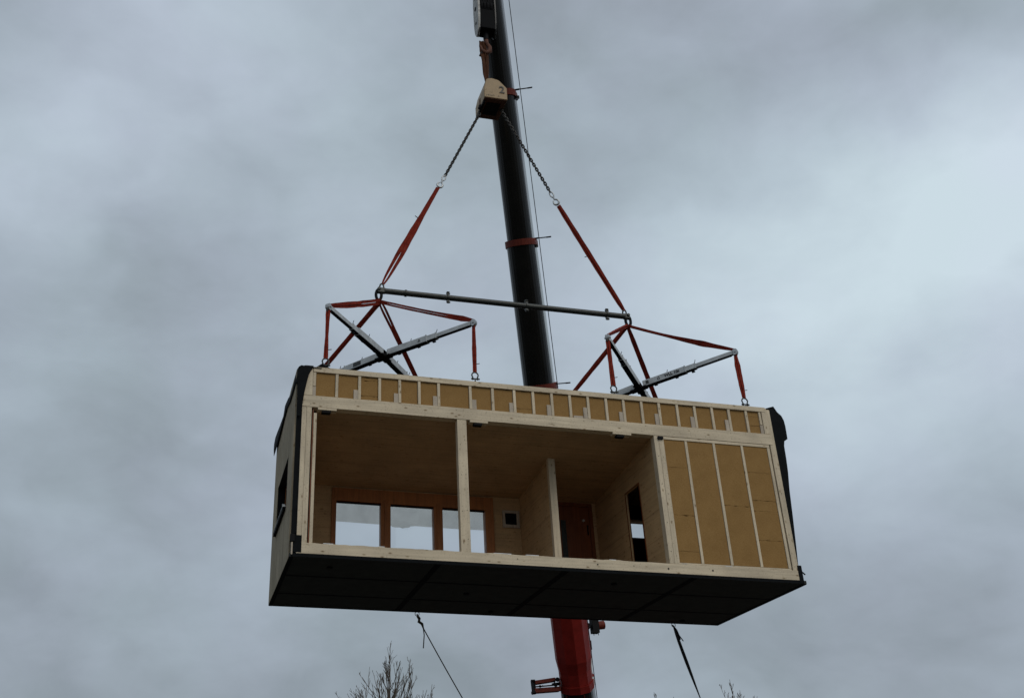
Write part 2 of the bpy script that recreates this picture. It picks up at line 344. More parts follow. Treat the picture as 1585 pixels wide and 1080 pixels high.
for x in [.03, .12] + [i*.58+.3 for i in range(14)]:
    for dz in (2.545, 2.655):
        if random.random() < .7: screw(x+random.uniform(-.05, .05), -.0015, .004, dz)
for x in (2.70, 2.78, 6.33, 6.42, 8.62):
    for z in (.3, .9, 1.5, 2.1): screw(x, .0, .012, z+random.uniform(-.1, .1))
# roof, ceiling
bx('roof_deck', 'felt', mod, -.08, 8.76, .162, 3.2, 3.12, 3.2)
cg = MB()       # the ceiling falls towards the back wall
cg.add([(.255, .162, 2.49), (8.44, .162, 2.49), (8.44, 2.934, 2.205), (.255, 2.934, 2.205), (.255, .162, 2.55), (8.44, .162, 2.55), (8.44, 2.934, 2.265), (.255, 2.934, 2.265)], [(0,1,2,3),(4,5,6,7),(0,1,5,4),(1,2,6,5),(2,3,7,6),(3,0,4,7)])
cg.build('ceiling', M['ceil'], mod)
# walls
def wall_with_hole(name, mat, parent, fixed, a0, a1, b0, b1, holes, axis):
    """wall slab; fixed=(lo,hi) thickness; a along wall, b = height; holes sorted by a"""
    mb = MB()
    def put(p0, p1, q0, q1):
        if p1-p0 < 1e-4 or q1-q0 < 1e-4: return
        if axis == 'x': mb.box(p0, p1, fixed[0], fixed[1], q0, q1)
        else: mb.box(fixed[0], fixed[1], p0, p1, q0, q1)
    # grid of cells welded into one slab
    As = sorted({a0, a1, *[h[0] for h in holes], *[h[1] for h in holes]}); Bs = sorted({b0, b1, *[h[2] for h in holes], *[h[3] for h in holes]})
    idx = {}; vs = []; fs = []
    def vid(i, j, k):
        if (i, j, k) not in idx:
            a, bb, t = As[i], Bs[j], fixed[k]; idx[(i, j, k)] = len(vs); vs.append((a, t, bb) if axis == 'x' else (t, a, bb))
        return idx[(i, j, k)]
    solid = lambda i, j: 0 <= i < len(As)-1 and 0 <= j < len(Bs)-1 and not any(h[0] <= (As[i]+As[i+1])/2 <= h[1] and h[2] <= (Bs[j]+Bs[j+1])/2 <= h[3] for h in holes)
    for i in range(len(As)-1):
        for j in range(len(Bs)-1):
            if not solid(i, j): continue
            for k in (0, 1): fs.append((vid(i, j, k), vid(i+1, j, k), vid(i+1, j+1, k), vid(i, j+1, k)))
            if not solid(i-1, j): fs.append((vid(i, j, 0), vid(i, j+1, 0), vid(i, j+1, 1), vid(i, j, 1)))
            if not solid(i+1, j): fs.append((vid(i+1, j, 0), vid(i+1, j+1, 0), vid(i+1, j+1, 1), vid(i+1, j, 1)))
            if not solid(i, j-1): fs.append((vid(i, j, 0), vid(i+1, j, 0), vid(i+1, j, 1), vid(i, j, 1)))
            if not solid(i, j+1): fs.append((vid(i, j+1, 0), vid(i+1, j+1, 0), vid(i+1, j+1, 1), vid(i, j+1, 1)))
    mb.add(vs, fs); return mb.build(name, M[mat], parent)
WIN = (.96, 4.15, .42, 2.17)
bw = wall_with_hole('back_wall', 'wallx', mod, (2.936, 3.10), .25, 8.44, .162, 2.499, [WIN, (5.50, 6.19, .17, 2.16), (6.80, 7.42, 1.545, 1.925)], 'x')
wall_with_hole('outer_wall_skin', 'clad', mod, (3.102, 3.19), -.08, 8.76, .0, 3.118, [(.99, 4.12, .45, 2.14), (5.50, 6.19, .17, 2.16), (6.80, 7.42, 1.545, 1.925)], 'x')
# triple window on the back wall
wf = empty('window_frame', (2.55, 3.0, .42), None, None); wf.parent = mod; wf.location = Vector(wf['org'])-Vector(mod['org'])
wf_o = wall_with_hole('window_frame', 'frame', mod, (2.90, 3.06), .96, 4.15, .42, 2.17, [(1.045, 1.905, .55, 1.915), (2.095, 2.945, .55, 1.912), (3.12, 3.98, .55, 1.912)], 'x')
bpy.data.objects.remove(wf)
for a, c in ((1.045, 1.905), (2.095, 2.945), (3.12, 3.98)):
    MB().box(a+.001, c-.001, 2.985, 2.991, .551, 1.911).build('window_pane', M['glass'], wf_o)
    bx('window_bead', 'dark', wf_o, a+.001, c-.001, 2.93, 2.975, 1.888, 1.911, bevel=0)
for x in (2.0, 3.03): bx('mullion_cover', 'frame', wf_o, x-.03, x+.03, 2.885, 2.899, .5, 1.98)
# translucent protective film outside, lower edge torn
fp = [(1.0, 1.60), (1.9, 1.588), (2.15, 1.59), (2.20, 1.555), (2.27, 1.545), (2.34, 1.553), (2.40, 1.535), (2.46, 1.55), (2.53, 1.56), (2.56, 1.585), (2.66, 1.598), (3.4, 1.59), (4.14, 1.598)]
fp = [(x, z+.02) for x, z in fp]
MB().prism(fp + [(4.14, 2.3), (1.0, 2.3)], 3.25, 3.252).build('protective_film', M['film'], mod)
bx('film_batten', 'wood_x', mod, .98, 4.16, 3.192, 3.25, 2.27, 2.32)
# ventilation frame
vf = wall_with_hole('vent_frame', 'wood_block', mod, (2.90, 2.934), 4.335, 4.675, 1.59, 1.935, [(4.385, 4.622, 1.65, 1.885)], 'x')
bx('vent_plate', 'membrane', vf, 4.386, 4.621, 2.918, 2.933, 1.651, 1.884)
MB().tube([(4.50, 2.917, 1.765), (4.50, 2.905, 1.765)], .06, 20).build('vent_duct', M['joint'], vf)
# door
dr = bx('door', 'door', mod, 5.502, 6.188, 2.96, 3.02, .172, 2.158)
df = wall_with_hole('door_frame', 'door', dr, (2.925, 2.96), 5.46, 6.23, .165, 2.195, [(5.53, 6.16, .17, 2.13)], 'x')
bx('door_glass', 'gsteel', dr, 5.555, 5.66, 2.952, 2.959, .5, 1.83)
MB().tube([(6.03, 2.958, 1.84), (6.03, 2.93, 1.84)], .028, 14).build('door_knob', M['sill'], dr)
bx('handle', 'dark', dr, 6.10, 6.125, 2.94, 2.958, 1.55, 1.75)
# partition between living space and hall
pt = bx('partition_wall', 'wally', mod, 4.705, 4.825, 1.28, 2.934, .162, 2.499, bevel=0)
bx('end_stud', 'wood_z', pt, 4.70, 4.83, 1.18, 1.278, .162, 2.47)
rw = wall_with_hole('inner_wall', 'wally', mod, (6.30, 6.333), .142, 2.934, .162, 2.499, [(.86, 1.46, .163, 1.885)], 'y')
j = MB(); j.box(6.29, 6.345, .838, .859, .163, 1.905); j.box(6.29, 6.345, 1.461, 1.482, .163, 1.905); j.box(6.29, 6.345, .859, 1.461, 1.886, 1.905)
j.build('jamb_lining', M['door'], rw)
bx('unlit_black_lining', 'dark', mod, 6.36, 8.44, .144, .16, .163, 2.499, bevel=0)  # black lining, back, ceiling and floor paint in the unlit right room's darkness
bx('unlit_black_back', 'dark', mod, 7.43, 8.43, 2.90, 2.935, .163, 2.499, bevel=0)
bx('unlit_black_back', 'dark', mod, 6.442, 7.43, 2.90, 2.935, .163, 1.54, bevel=0)
bx('unlit_black_back', 'dark', mod, 6.442, 7.43, 2.90, 2.935, 1.93, 2.499, bevel=0)
bx('unlit_black_ceiling', 'dark', mod, 6.43, 8.43, .165, 2.895, 2.46, 2.498, bevel=0)
bx('unlit_black_floor', 'dark', mod, 6.43, 8.43, .165, 2.895, .163, .18, bevel=0)
MB().box(6.801, 7.419, 3.04, 3.046, 1.546, 1.924).build('small_window_pane', M['glass'], mod)
# left gable wall with window, larch boards
lw = wall_with_hole('gable_wall', 'wally', mod, (-.078, .19), .168, 2.93, .162, 3.118, [(.87, 2.38, 1.04, 1.90)], 'y')
cl = MB(); yb = .088; wbd = .1195
while yb < 3.15:
    y1 = min(yb+wbd-.007, 3.185)
    if y1 > .87 and yb < 2.38:
        cl.box(-.112+random.uniform(-.002, .002), -.084, yb, y1, -.057, 1.035); cl.box(-.112+random.uniform(-.002, .002), -.084, yb, y1, 1.905, 3.20)
    else: cl.box(-.112+random.uniform(-.002, .002), -.084, yb, y1, -.057, 3.20)
    yb += wbd
cl.build('cladding', M['clad'], mod)
bx('gable_membrane', 'membrane', mod, -.0835, -.0785, .165, 2.93, -.05, 1.03, bevel=0)
gw = wall_with_hole('gable_window_frame', 'frame', mod, (.02, .09), .872, 2.378, 1.042, 1.898, [(.94, 2.31, 1.11, 1.83)], 'y')
MB().box(.05, .056, .941, 2.309, 1.111, 1.829).build('gable_window_pane', M['glass'], gw)
rv = MB(); rv.box(-.1135, .018, .8705, .882, 1.05, 1.899); rv.box(-.1135, .018, 2.368, 2.3795, 1.05, 1.899); rv.box(-.1135, .018, .8825, 2.3675, 1.888, 1.899); rv.build('reveal_lining', M['membrane'], mod)
wsl = bx('window_sill', 'sill', mod, -.165, .018, .862, 2.40, 1.036, 1.044, bevel=0)
bx('sill_apron', 'membrane', wsl, -.160, -.116, .87, 2.40, .975, 1.034, bevel=0)
bx('sill_end_cap', 'sill', wsl, -.172, -.12, .846, .861, 1.02, 1.065)
# black edge of the wall build-up left of the corner post, tape pieces
bx('wall_edge_membrane', 'membrane', mod, -.082, -.006, .03, .165, .32, 3.15)
bx('wall_edge_membrane', 'membrane', mod, -.080, -.006, .05, .165, .0, .318)
bx('corner_tape', 'membrane', mod, -.06, .078, -.004, .0, .012, .285, bevel=0)
bx('strap_end', 'dark', mod, -.105, -.03, -.03, .028, .17, .30, bevel=.012)
bx('corner_strip', 'wood_block', mod, -.085, -.06, -.02, .028, -.03, .165)
bx('corner_tape', 'membrane', mod, 8.662, 8.74, -.004, .0, -.04, .26, bevel=0)
bx('corner_tape', 'membrane', mod, 8.687, 8.742, .001, .16, -.001, .26, bevel=0)
MB().tube([(8.74, .02, .16), (8.78, -.01, .10)], .012, 8).build('strap_end', M['dark'], mod)
bx('sill_tape', 'membrane', mod, -.08, 8.74, .0005, .0025, -.055, -.001, bevel=0)
# right gable (faces away)
bx('gable_wall', 'clad', mod, 8.45, 8.745, .30, 2.93, .162, 3.118)
bx('gable_wall_edge', 'felt', mod, 8.69, 8.735, .17, .298, .0, 3.118)
# membrane draped over the roof edges -------------------------------------------------
def interp(tbl, t):
    for i in range(len(tbl)-1):
        if tbl[i][0] <= t <= tbl[i+1][0]:
            u = (t-tbl[i][0])/(tbl[i+1][0]-tbl[i][0]); return [a+(c-a)*u for a, c in zip(tbl[i][1:], tbl[i+1][1:])]
    return list(tbl[-1][1:])
# left: y -> (top z, bottom z, outward x)
tbl = [(-.02, 3.235, 2.92, -.10), (.10, 3.245, 2.93, -.115), (.28, 3.21, 2.91, -.125), (.5, 3.10, 2.905, -.13), (.9, 3.12, 2.93, -.13), (1.3, 3.24, 3.02, -.13), (1.8, 3.315, 3.0, -.135), (2.0, 3.20, 2.98, -.135), (2.6, 3.25, 2.91, -.14), (3.0, 3.29, 2.88, -.145), (3.30, 3.31, 2.87, -.15), (3.42, 3.30, 3.06, -.15)]
f = MB(); K = 60; vs = []; y0, y1 = -.02, 3.42
for i in range(K+1):
    y = y0+(y1-y0)*i/K; tz, bz, ox = interp(tbl, y); wv = .012*noise.noise(Vector((y*4, 0, 0)))
    bz = max(bz, 2.86) + .015*noise.noise(Vector((y*7, 3, 0)))
    prof = [(.30, 3.215), (.06, max(tz-.01, 3.20)), (-.05+wv, max(tz, 3.203)), (ox+.01, tz-.03), (ox+wv, (tz+bz)/2), (ox-.003, bz)]
    vs += [(px, y, pz) for px, pz in prof]
fs = [(i*6+k, i*6+k+1, i*6+7+k, i*6+6+k) for i in range(K) for k in range(5)]
o = f.add(vs, fs).build('roof_membrane', M['membrane'], mod, smooth=True); sm = o.modifiers.new('t', 'SOLIDIFY'); sm.thickness = .006
# left front corner: membrane pulled diagonally across the corner board
pl = [(.158, 3.222), (.115, 3.15), (.085, 3.075), (.048, 2.89), (.018, 2.71), (-.003, 2.52), (-.03, 2.30), (-.085, 2.30), (-.105, 2.9), (-.10, 3.14), (-.055, 3.21), (.02, 3.242), (.158, 3.244)]
MB().prism(pl, -.022, -.004).build('corner_membrane', M['membrane'], mod, bevel=.003)
# lifting strap end / bunched membrane on the roof edge
mm_ = MB()
pts = [(.19, .1, 3.24), (.26, .06, 3.262), (.31, .05, 3.30), (.36, .06, 3.275), (.46, .08, 3.25), (.60, .1, 3.242)]
mm_.tube(pts, [.02, .03, .035, .03, .02, .01], 8).build('bunched_membrane', M['membrane'], mod, smooth=True)
MB().tube([(8.0, .06, 3.238), (8.15, .05, 3.25), (8.32, .05, 3.252), (8.45, .06, 3.238)], .012, 6).build('bunched_membrane', M['membrane'], mod)
# right: billowing flap, closed body swept back along the gable
front = [(8.60, 3.222), (8.67, 3.245), (8.80, 3.288), (8.825, 3.24), (8.86, 3.175), (8.93, 3.11), (8.965, 3.02), (8.975, 2.9), (8.972, 2.78), (8.968, 2.645), (8.90, 2.62), (8.872, 2.50), (8.865, 2.25), (8.85, 2.0), (8.81, 1.65), (8.775, 1.15), (8.73, .60), (8.70, .27), (8.687, .27), (8.692, .6), (8.694, 1.15), (8.694, 1.7), (8.694, 2.3), (8.694, 2.9), (8.69, 3.2), (8.63, 3.21)]
K = 26; nP = len(front); vs = []
for i in range(K+1):
    y = .02 + 3.2*i/K
    for (px, pz) in front:
        dx = px-8.69
        fall = 1 - .45*min(1, i/6) if dx > .05 else 1
        wv = (.05*noise.noise(Vector((y*2.1, pz*1.7, 4))) if dx > .05 and i > 0 else 0)
        vs.append((8.69+dx*fall+wv, y, pz if (pz > 2.6 or pz > 3) else pz + (0 if i == 0 else .0)))
fs = [(i*nP+k, i*nP+(k+1) % nP, (i+1)*nP+(k+1) % nP, (i+1)*nP+k) for i in range(K) for k in range(nP)] + [tuple(range(nP)), tuple(range(K*nP+nP-1, K*nP-1, -1))]
MB().add(vs, fs).build('side_membrane', M['membrane'], mod)
# lifting eyes on the roof edge
LP = {'ln': (.375, .10), 'rn': (3.04, .10), 'Ln': (5.67, .12), 'Rn': (8.30, .14)}
for k_, (x, y) in LP.items(): MB().tube([(x, y, 3.2), (x, y, 3.31)], .014, 8).build('lifting_eye', M['chain'], mod)
# rings for the tag lines on the rear lower edge
def ring_pts(c, rr, a, b, n=14): return [Vector(c)+Vector(a)*rr*math.cos(2*math.pi*i/n)+Vector(b)*rr*math.sin(2*math.pi*i/n) for i in range(n)]
for x in (2.66, 7.83): MB().tube(ring_pts((x, 3.2, -.09), .04, (1, 0, 0), (0, 0, 1)), .007, 6, closed=True).build('tie_ring', M['steel'], mod)

# ================================================================== RIGGING
VIEW = CF
def lerp(a, b, t): return Vector(a)*(1-t)+Vector(b)*t
def shackle(parent, p, size=.09, axis=(0, 0, -1), lat=None, mat='gsteel', name='shackle'):
    """bow shackle: loop above, pin across below"""
    p = Vector(p); d = Vector(axis).normalized(); lat = Vector(lat) if lat else Vector((1, 0, 0)); lat = (lat-d*lat.dot(d)).normalized()
    pts = []
    for i in range(15):
        a = math.pi*(-.22 + 1.44*i/14); pts.append(p - d*math.sin(a)*size*.5 + lat*math.cos(a)*size*.5)
    pts = [pts[0]+d*size*.45-lat*size*.08] + pts + [pts[-1]+d*size*.45+lat*size*.08]
    s = MB().tube(pts, size*.11, 8)
    q = p + d*size*.62
    s.tube([q-lat*size*.62, q+lat*size*.72], size*.12, 8); s.tube([q-lat*size*.5, q-lat*size*.3], size*.2, 8); s.tube([q+lat*size*.3, q+lat*size*.5], size*.2, 8)
    return s.build(name, M[mat], parent, smooth=True)
def sling(label, p0, p1, prof, gap, group, cat='lifting sling', sag=0, twist=None, lat=None, tagpos=None, mat='web', endless=True, K=26):
    """endless webbing sling as two strands; prof/gap: lists of (t, width)/(t, gap)"""
    p0, p1 = Vector(p0), Vector(p1); e = empty('lifting_sling', p0, label, cat, group)
    d = (p1-p0).normalized(); lat = Vector(lat) if lat else d.cross(VIEW).normalized()
    P = []
    for i in range(K+1):
        t = i/K; P.append(lerp(p0, p1, t)+Vector((0, 0, -sag*4*t*(1-t))))
    W = [interp(prof, i/K)[0]*(1+.10*noise.noise(Vector((i*.45, p0.x, 0)))) for i in range(K+1)]; G = [interp(gap, i/K)[0] for i in range(K+1)]
    if twist: TW = [interp(twist, i/K)[0] for i in range(K+1)]
    else: TW = [.35*noise.noise(Vector((i*.22, p0.x*3, p0.z))) for i in range(K+1)]
    dep = lat.cross(d).normalized()
    for s_ in (-1, 1):
        pp = []; ww = []
        for i in range(K+1):
            w = W[i]*.54; q = P[i] + lat*s_*(G[i]/2 + W[i]*.24) + dep*s_*.008
            pp.append(q); ww.append(w)
        MB().ribbon(pp, ww, lat, th=.013, twist=TW).build('webbing_strand', M[mat], e)
    if tagpos:
        for t in tagpos:
            q = lerp(p0, p1, t); a = lat*(1 if t < 2 else -1)
            MB().obox(q+a*W[int(t*K)]*.4, q+a*(W[int(t*K)]*.5+.06)+Vector((0, 0, .015)), .02, .006).build('label_tag', M['paint'], e)
    return e
# apexes and ends in module coordinates
AL, AR = Vector((1.615, 1.62, 5.61)), Vector((6.84, 1.62, 5.655))
SL, SR = Vector((1.62, 1.62, 5.862)), Vector((6.84, 1.62, 5.868))
ends = {'L': [Vector((.40, .14, 4.51)), Vector((3.07, .14, 4.49)), Vector((.45, 2.95, 4.31)), Vector((2.81, 2.95, 4.31))],
        'R': [Vector((5.70, .20, 4.50)), Vector((8.33, .22, 4.48)), Vector((5.48, 2.94, 3.93)), Vector((8.135, 2.98, 4.12))]}

# --- crossed spreaders
def arm(parent, c, e, fine):
    """telescopic arm from the hub c to the tip e: outer box, sleeve, inner box, with pins"""
    c, e = Vector(c), Vector(e); d = (e-c).normalized(); Ln = (e-c).length; at = lambda s: c + d*s*Ln
    MB().obox(at(.05), at(.50), .105, .125).build('outer_tube', M['alu'], parent, bevel=.006)
    MB().obox(at(.50), at(.60), .088, .104).build('middle_tube', M['alu'], parent, bevel=.005)
    MB().obox(at(.60), at(.985), .070, .080).build('inner_tube', M['alu'], parent, bevel=.005)
    # black strips that paint in the shade on the tubes' undersides
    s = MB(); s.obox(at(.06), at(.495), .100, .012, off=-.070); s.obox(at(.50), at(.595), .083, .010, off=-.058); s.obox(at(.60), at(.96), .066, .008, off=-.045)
    s.build('underside_shade_strip', M['dark'], parent)
    for t in (.18, .40, .57):
        b = MB(); q = at(t); b.tube([q-Vector((0, 0, .07)), q-Vector((0, 0, .115))], .016, 8)
        b.obox(q-Vector((0, 0, .10))-d*.03, q-Vector((0, 0, .10))+d*.03, .05, .02)
        b.build('locking_pin', M['dark'], parent)
    for t in (.30, .59):
        q = at(t)+Vector((0, 0, .05)); MB().tube([q, q+Vector((.03, 0, .10))], .006, 6).build('pin_handle', M['dark'], parent)
    for t in (.497, .60): MB().obox(at(t)-d*.008, at(t)+d*.008, .122 if t < .5 else .10, .142 if t < .5 else .116).build('tube_collar', M['alu'], parent)
    # tip plate with rounded ear
    tip = MB(); lat = d.cross(Vector((0, 0, 1))).normalized()
    poly = [e + d*(.055*math.cos(a)) + Vector((0, 0, .065*math.sin(a))) for a in [math.pi*2*i/14 for i in range(14)]]
    vs = [p-lat*.035 for p in poly]+[p+lat*.035 for p in poly]
    tip.add(vs, [tuple(range(14)), tuple(range(27, 13, -1))]+[(i, i+14, (i+1) % 14+14, (i+1) % 14) for i in range(14)])
    tip.tube([e-lat*.06, e+lat*.06], .018, 8); tip.build('end_lug', M['steel'], parent)
def cross(side, label):
    E_ = ends[side]; c = (E_[0]+E_[3]+E_[1]+E_[2])/4
    par = empty('cross_spreader', c, label, 'spreader frame', 'crossed telescopic spreader frames')
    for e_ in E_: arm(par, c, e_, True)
    h = MB(); u = Vector((0, 0, 1))
    d1 = (E_[3]-E_[0]).normalized(); d2 = (E_[2]-E_[1]).normalized()
    h.obox(c-d1*.17-u*.07, c+d1*.17-u*.07, .14, .03); h.obox(c-d2*.17-u*.072, c+d2*.17-u*.072, .14, .03)
    h.obox(c-d1*.10+u*.055, c+d1*.10+u*.055, .09, .02)
    h.tube([c-u*.09, c+u*.08], .035, 12)
    h.build('hub', M['dark'], par)
    return par, c
cl_, cLc = cross('L', 'pale grey crossed spreader frame above the left half of the module roof')
cr_, cRc = cross('R', 'pale grey crossed spreader frame with black lettering, above the right half of the roof')
# lettering and marks on the side of the long arm that faces the viewer
def arm_mark(par, c, e, t, body, size, mat='paint'):
    d = (e-c).normalized(); q = c+d*t*(e-c).length; out = d.cross(Vector((0, 0, 1))).normalized()
    if out.dot(VIEW) > 0: out = -out
    up = Vector((0, 0, 1)); xd = d if d.dot(CR) > 0 else -d
    return text('lettering', body, size, M[mat], par, q+out*.0555, xd, up-d*up.dot(d), bold=.003)
arm_mark(cr_, cRc, ends['R'][1], .36, 'WLL 10t', .085)
def arm_panel(par, c, e, t0, t1, hgt, mat, name='label_plate', w=.1115):
    d = (e-c).normalized(); Ln = (e-c).length
    MB().obox(c+d*t0*Ln, c+d*t1*Ln, w, hgt).build(name, M[mat], par)
arm_panel(cr_, cRc, ends['R'][1], .085, .115, .07, 'gsteel')
arm_panel(cl_, cLc, ends['L'][2], .28, .38, .085, 'gsteel')
def tri_mark(par, c, e, t, s=.05):
    d = (e-c).normalized(); q = c+d*t*(e-c).length; out = d.cross(Vector((0, 0, 1))).normalized()
    if out.dot(VIEW) > 0: out = -out
    q = q+out*.055; up = Vector((0, 0, 1)); P = [q-d*s*.6-up*s*.45, q+d*s*.6-up*s*.45, q+up*s*.6]
    mb = MB()
    for i in range(3): mb.obox(P[i], P[(i+1) % 3], .004, .008, up=out.cross(P[(i+1) % 3]-P[i]))
    mb.build('warning_mark', M['paint'], par)
tri_mark(cr_, cRc, ends['R'][1], .22); tri_mark(cl_, cLc, ends['L'][1], .42, .045)

# --- main pipe spreader
pp = empty('pipe_spreader', (4.23, 1.62, 5.86), 'dark steel pipe spreader beam with bolted collars, hanging between the two long red slings', 'spreader beam')
a, bq = SL+Vector((.08, 0, 0)), SR-Vector((.02, 0, 0)); dd = (bq-a).normalized()
cuts = [0, .255, .578, .92, 1.0]
for i in range(4):
    MB().tube([lerp(a, bq, cuts[i])+dd*(.0 if i == 0 else .012), lerp(a, bq, cuts[i+1])-dd*.012], .058, 20).build('pipe_section', M['gsteel'], pp, smooth=False)
for t in (.255, .578, .92, .085):
    q = lerp(a, bq, t); s = MB(); s.tube([q-dd*.02, q+dd*.02], .072, 20)
    if t > .1:
        for sg in (1, -1):
            for w in (-.012, .012): pass
            s.obox(q+Vector((0, 0, sg*.06)), q+Vector((0, 0, sg*.115)), .05, .045, up=dd); s.tube([q+Vector((-.035, 0, sg*.10)), q+Vector((.045, 0, sg*.10))], .014, 8)
            s.tube([q+Vector((-.028, -.02, sg*.115)), q+Vector((.028, -.02, sg*.115))], .020, 8)
    s.build('flange_collar', M['gsteel'], pp)
for q, sg in ((SL, -1), (SR, 1)):
    s = MB(); s.obox(q+Vector((-.06, 0, 0)), q+Vector((.10, 0, 0)) if sg < 0 else q+Vector((.07, 0, 0)), .09, .11)
    s.tube([q+Vector((sg*.03, -.07, .02)), q+Vector((sg*.03, .07, .02))], .035, 12)
    s.build('end_fitting', M['gsteel'], pp, bevel=.012)
    pts = [q+Vector((sg*.03, 0, 0))+Vector((0.055*math.cos(t), 0, -.10+.12*math.sin(t))) for t in [2*math.pi*i/16 for i in range(16)]]
    MB().tube(pts, .030, 8, closed=True).build('lower_shackle', M['dark'], pp, smooth=True)
    pts = [q+Vector((sg*.0+.03*(-sg), 0, 0))+Vector((0.04*math.cos(t), 0, .085+.075*math.sin(t))) for t in [2*math.pi*i/16 for i in range(16)]]
    MB().tube(pts, .016, 8, closed=True).build('upper_shackle', M['gsteel'], pp, smooth=True)

# --- two long slings up to the chains
TL_, TR_ = Vector((2.86, 1.62, 8.56)), Vector((5.56, 1.62, 8.49))
sling('long red sling from the left pipe end up to the left chain, bulging midway', SL+Vector((.05, 0, .15)), TL_,
      [(0, .055), (.12, .10), (.35, .16), (.55, .145), (.7, .10), (1, .085)], [(0, .0), (.06, .03), (.28, .022), (.36, 0), (1, 0)], 'long red slings from the pipe spreader', tagpos=[.66])
sling('long straight red sling from the right pipe end up to the right chain', SR+Vector((-.03, 0, .13)), TR_,
      [(0, .06), (.08, .095), (.5, .11), (.9, .10), (1, .085)], [(0, 0), (1, 0)], 'long red slings from the pipe spreader', tagpos=[.52])
# --- chains with hooks
def chain(label, p0, p1, lat):
    p0, p1 = Vector(p0), Vector(p1); e = empty('chain_leg', p0, label, 'chain', 'chain legs under the hook weight')
    d = (p1-p0).normalized(); Ln = (p1-p0).length; a = d.cross(VIEW).normalized(); b = d.cross(a)
    rg = Ln*.045
    tail = .34; pitch = .066; n = int((Ln-tail)/pitch)
    pitch = (Ln-tail)/n; proto = {}
    for i in range(n):
        c = p0 + d*pitch*(i+.5)
        lat_ = (a if i % 2 == 0 else b); rot = Matrix.Rotation(.45, 3, d); lat_ = rot @ lat_
        if i % 2 not in proto:
            pts = []
            for k in range(16):
                t = 2*math.pi*k/16; pts.append(c + lat_*math.cos(t)*.024 + d*(math.sin(t)*.022 + (.021 if math.sin(t) > 0 else -.021)))
            proto[i % 2] = (MB().tube(pts, .0145, 6, closed=True).build('link', M['chain'], e, smooth=True), c)
        else:
            o0, c0 = proto[i % 2]; o = o0.copy(); col.objects.link(o); o.parent = e; o.location = o0.location + (c-c0)
    # connector link, then latch hook holding the sling
    q = p0 + d*(n*pitch)
    pts = [q + d*.07 + a*math.cos(t)*.036 + d*math.sin(t)*.075 for t in [2*math.pi*k/16 for k in range(16)]]
    MB().tube(pts, .015, 8, closed=True).build('connector_link', M['steel'], e, smooth=True)
    q2 = q + d*.16
    MB().tube([q2-d*.03, q2+d*.05], .02, 8).build('swivel', M['steel'], e)
    pts = [q2 + d*.115 + a*math.cos(t)*.058*(1+.1*math.sin(t)) + d*math.sin(t)*.066 for t in [math.pi*(-.5)+math.pi*1.75*k/16 for k in range(17)]]
    MB().tube(pts, [.015+.009*math.sin(math.pi*k/16) for k in range(17)], 8).build('hook', M['steel'], e, smooth=True)
    MB().obox(q2+d*.06-a*.045, q2+d*.125-a*.05, .02, .012).build('latch', M['steel'], e)
    return e
chain('dark link chain running down left from the cream weight, against open sky', (3.875, 1.62, 10.76), TL_+Vector((.02, 0, .02)), None)
chain('dark link chain running down right from the cream weight, crossing in front of the boom', (4.32, 1.62, 11.10), TR_+Vector((-.02, 0, .03)), None)

# --- cream weight block
bk = empty('crane_weight', (4.17, 1.66, 10.99), 'cream painted block with chamfered shoulders and a grey 2 on its face', 'crane weight')
x0, x1, z0 = 3.905, 4.442, 10.985
poly = [(x0, z0), (x1, z0), (x1, z0+.335), (x1-.045, z0+.39), (4.30, z0+.50), (4.25, z0+.545), (4.10, z0+.575), (4.00, z0+.55), (3.965, z0+.52), (x0, z0+.25)]
MB().prism(poly, 1.30, 2.02).build('body', M['cream'], bk, bevel=.012)
MB().box(x0+.012, x1-.012, 1.315, 2.005, z0-.012, z0-.002).build('bottom_plate', M['rust'], bk)
MB().box(x0+.10, x1-.12, 1.45, 1.85, z0-.03, z0-.0125).build('bottom_slot', M['dark'], bk)
MB().box(x0-.008, x0-.002, 1.62, 1.68, z0, z0+.22).build('side_slot', M['rust'], bk)
s = MB(); s.obox((x0+.02, 1.40, z0+.0), (x0+.02, 1.98, z0-.0), .05, .05, off=-.04); s.tube([(3.87, 1.62, 10.90), (3.90, 1.62, 11.0)], .035, 8); s.tube([(4.30, 1.62, 11.12), (4.30, 1.62, 10.95)], .03, 8); s.build('chain_lug', M['dark'], bk)
text('numeral', '2', .27, M['greypaint'], bk, (4.318, 1.288, 11.238), (1, 0, 0), (0, 0, 1), bold=.004)
dm = MB()
for x, z, w in ((3.945, 11.03, .02), (3.985, 11.045, .03), (4.03, 11.04, .02), (4.06, 11.035, .035), (4.10, 11.06, .012), (4.115, 11.045, .02), (4.22, 11.04, .03), (3.94, 11.19, .012), (4.04, 11.14, .01), (4.08, 11.14, .012)):
    dm.box(x, x+w, 1.286, 1.288, z, z+.012)
dm.build('stencil_marks', M['greypaint'], bk)
# strops and ring above the weight
st = empty('rigging_strop', (4.12, 1.62, 11.6), 'worn brown strops looped from the crane hook down to the cream weight', 'strop')
for dx, dz, tw in ((-.05, 0, .2), (.0, .02, -.3), (.055, .0, .5), (.02, .03, 1.0)):
    pts = [(4.08+dx*.4+.02, 1.62+dx, 11.60), (4.07+dx*.8, 1.62+dx*.8, 11.9), (4.08+dx*1.25, 1.62+dx, 12.3), (4.06+dx*1.4, 1.62, 12.62), (4.02+dx*.8, 1.62, 12.95)]
    MB().ribbon(pts, [.085, .095, .10, .09, .06], (1, .3, 0), th=.02, twist=[tw]*5).build('strop_strand', M['webd'], st)
MB().tube([(4.10, 1.62, 11.53)]+[(4.10-.075*math.sin(t), 1.62, 11.60-.085*math.cos(t)) for t in [2*math.pi*i/14 for i in range(1, 14)]], .018, 8, closed=True).build('ring', M['gsteel'], st, smooth=True)
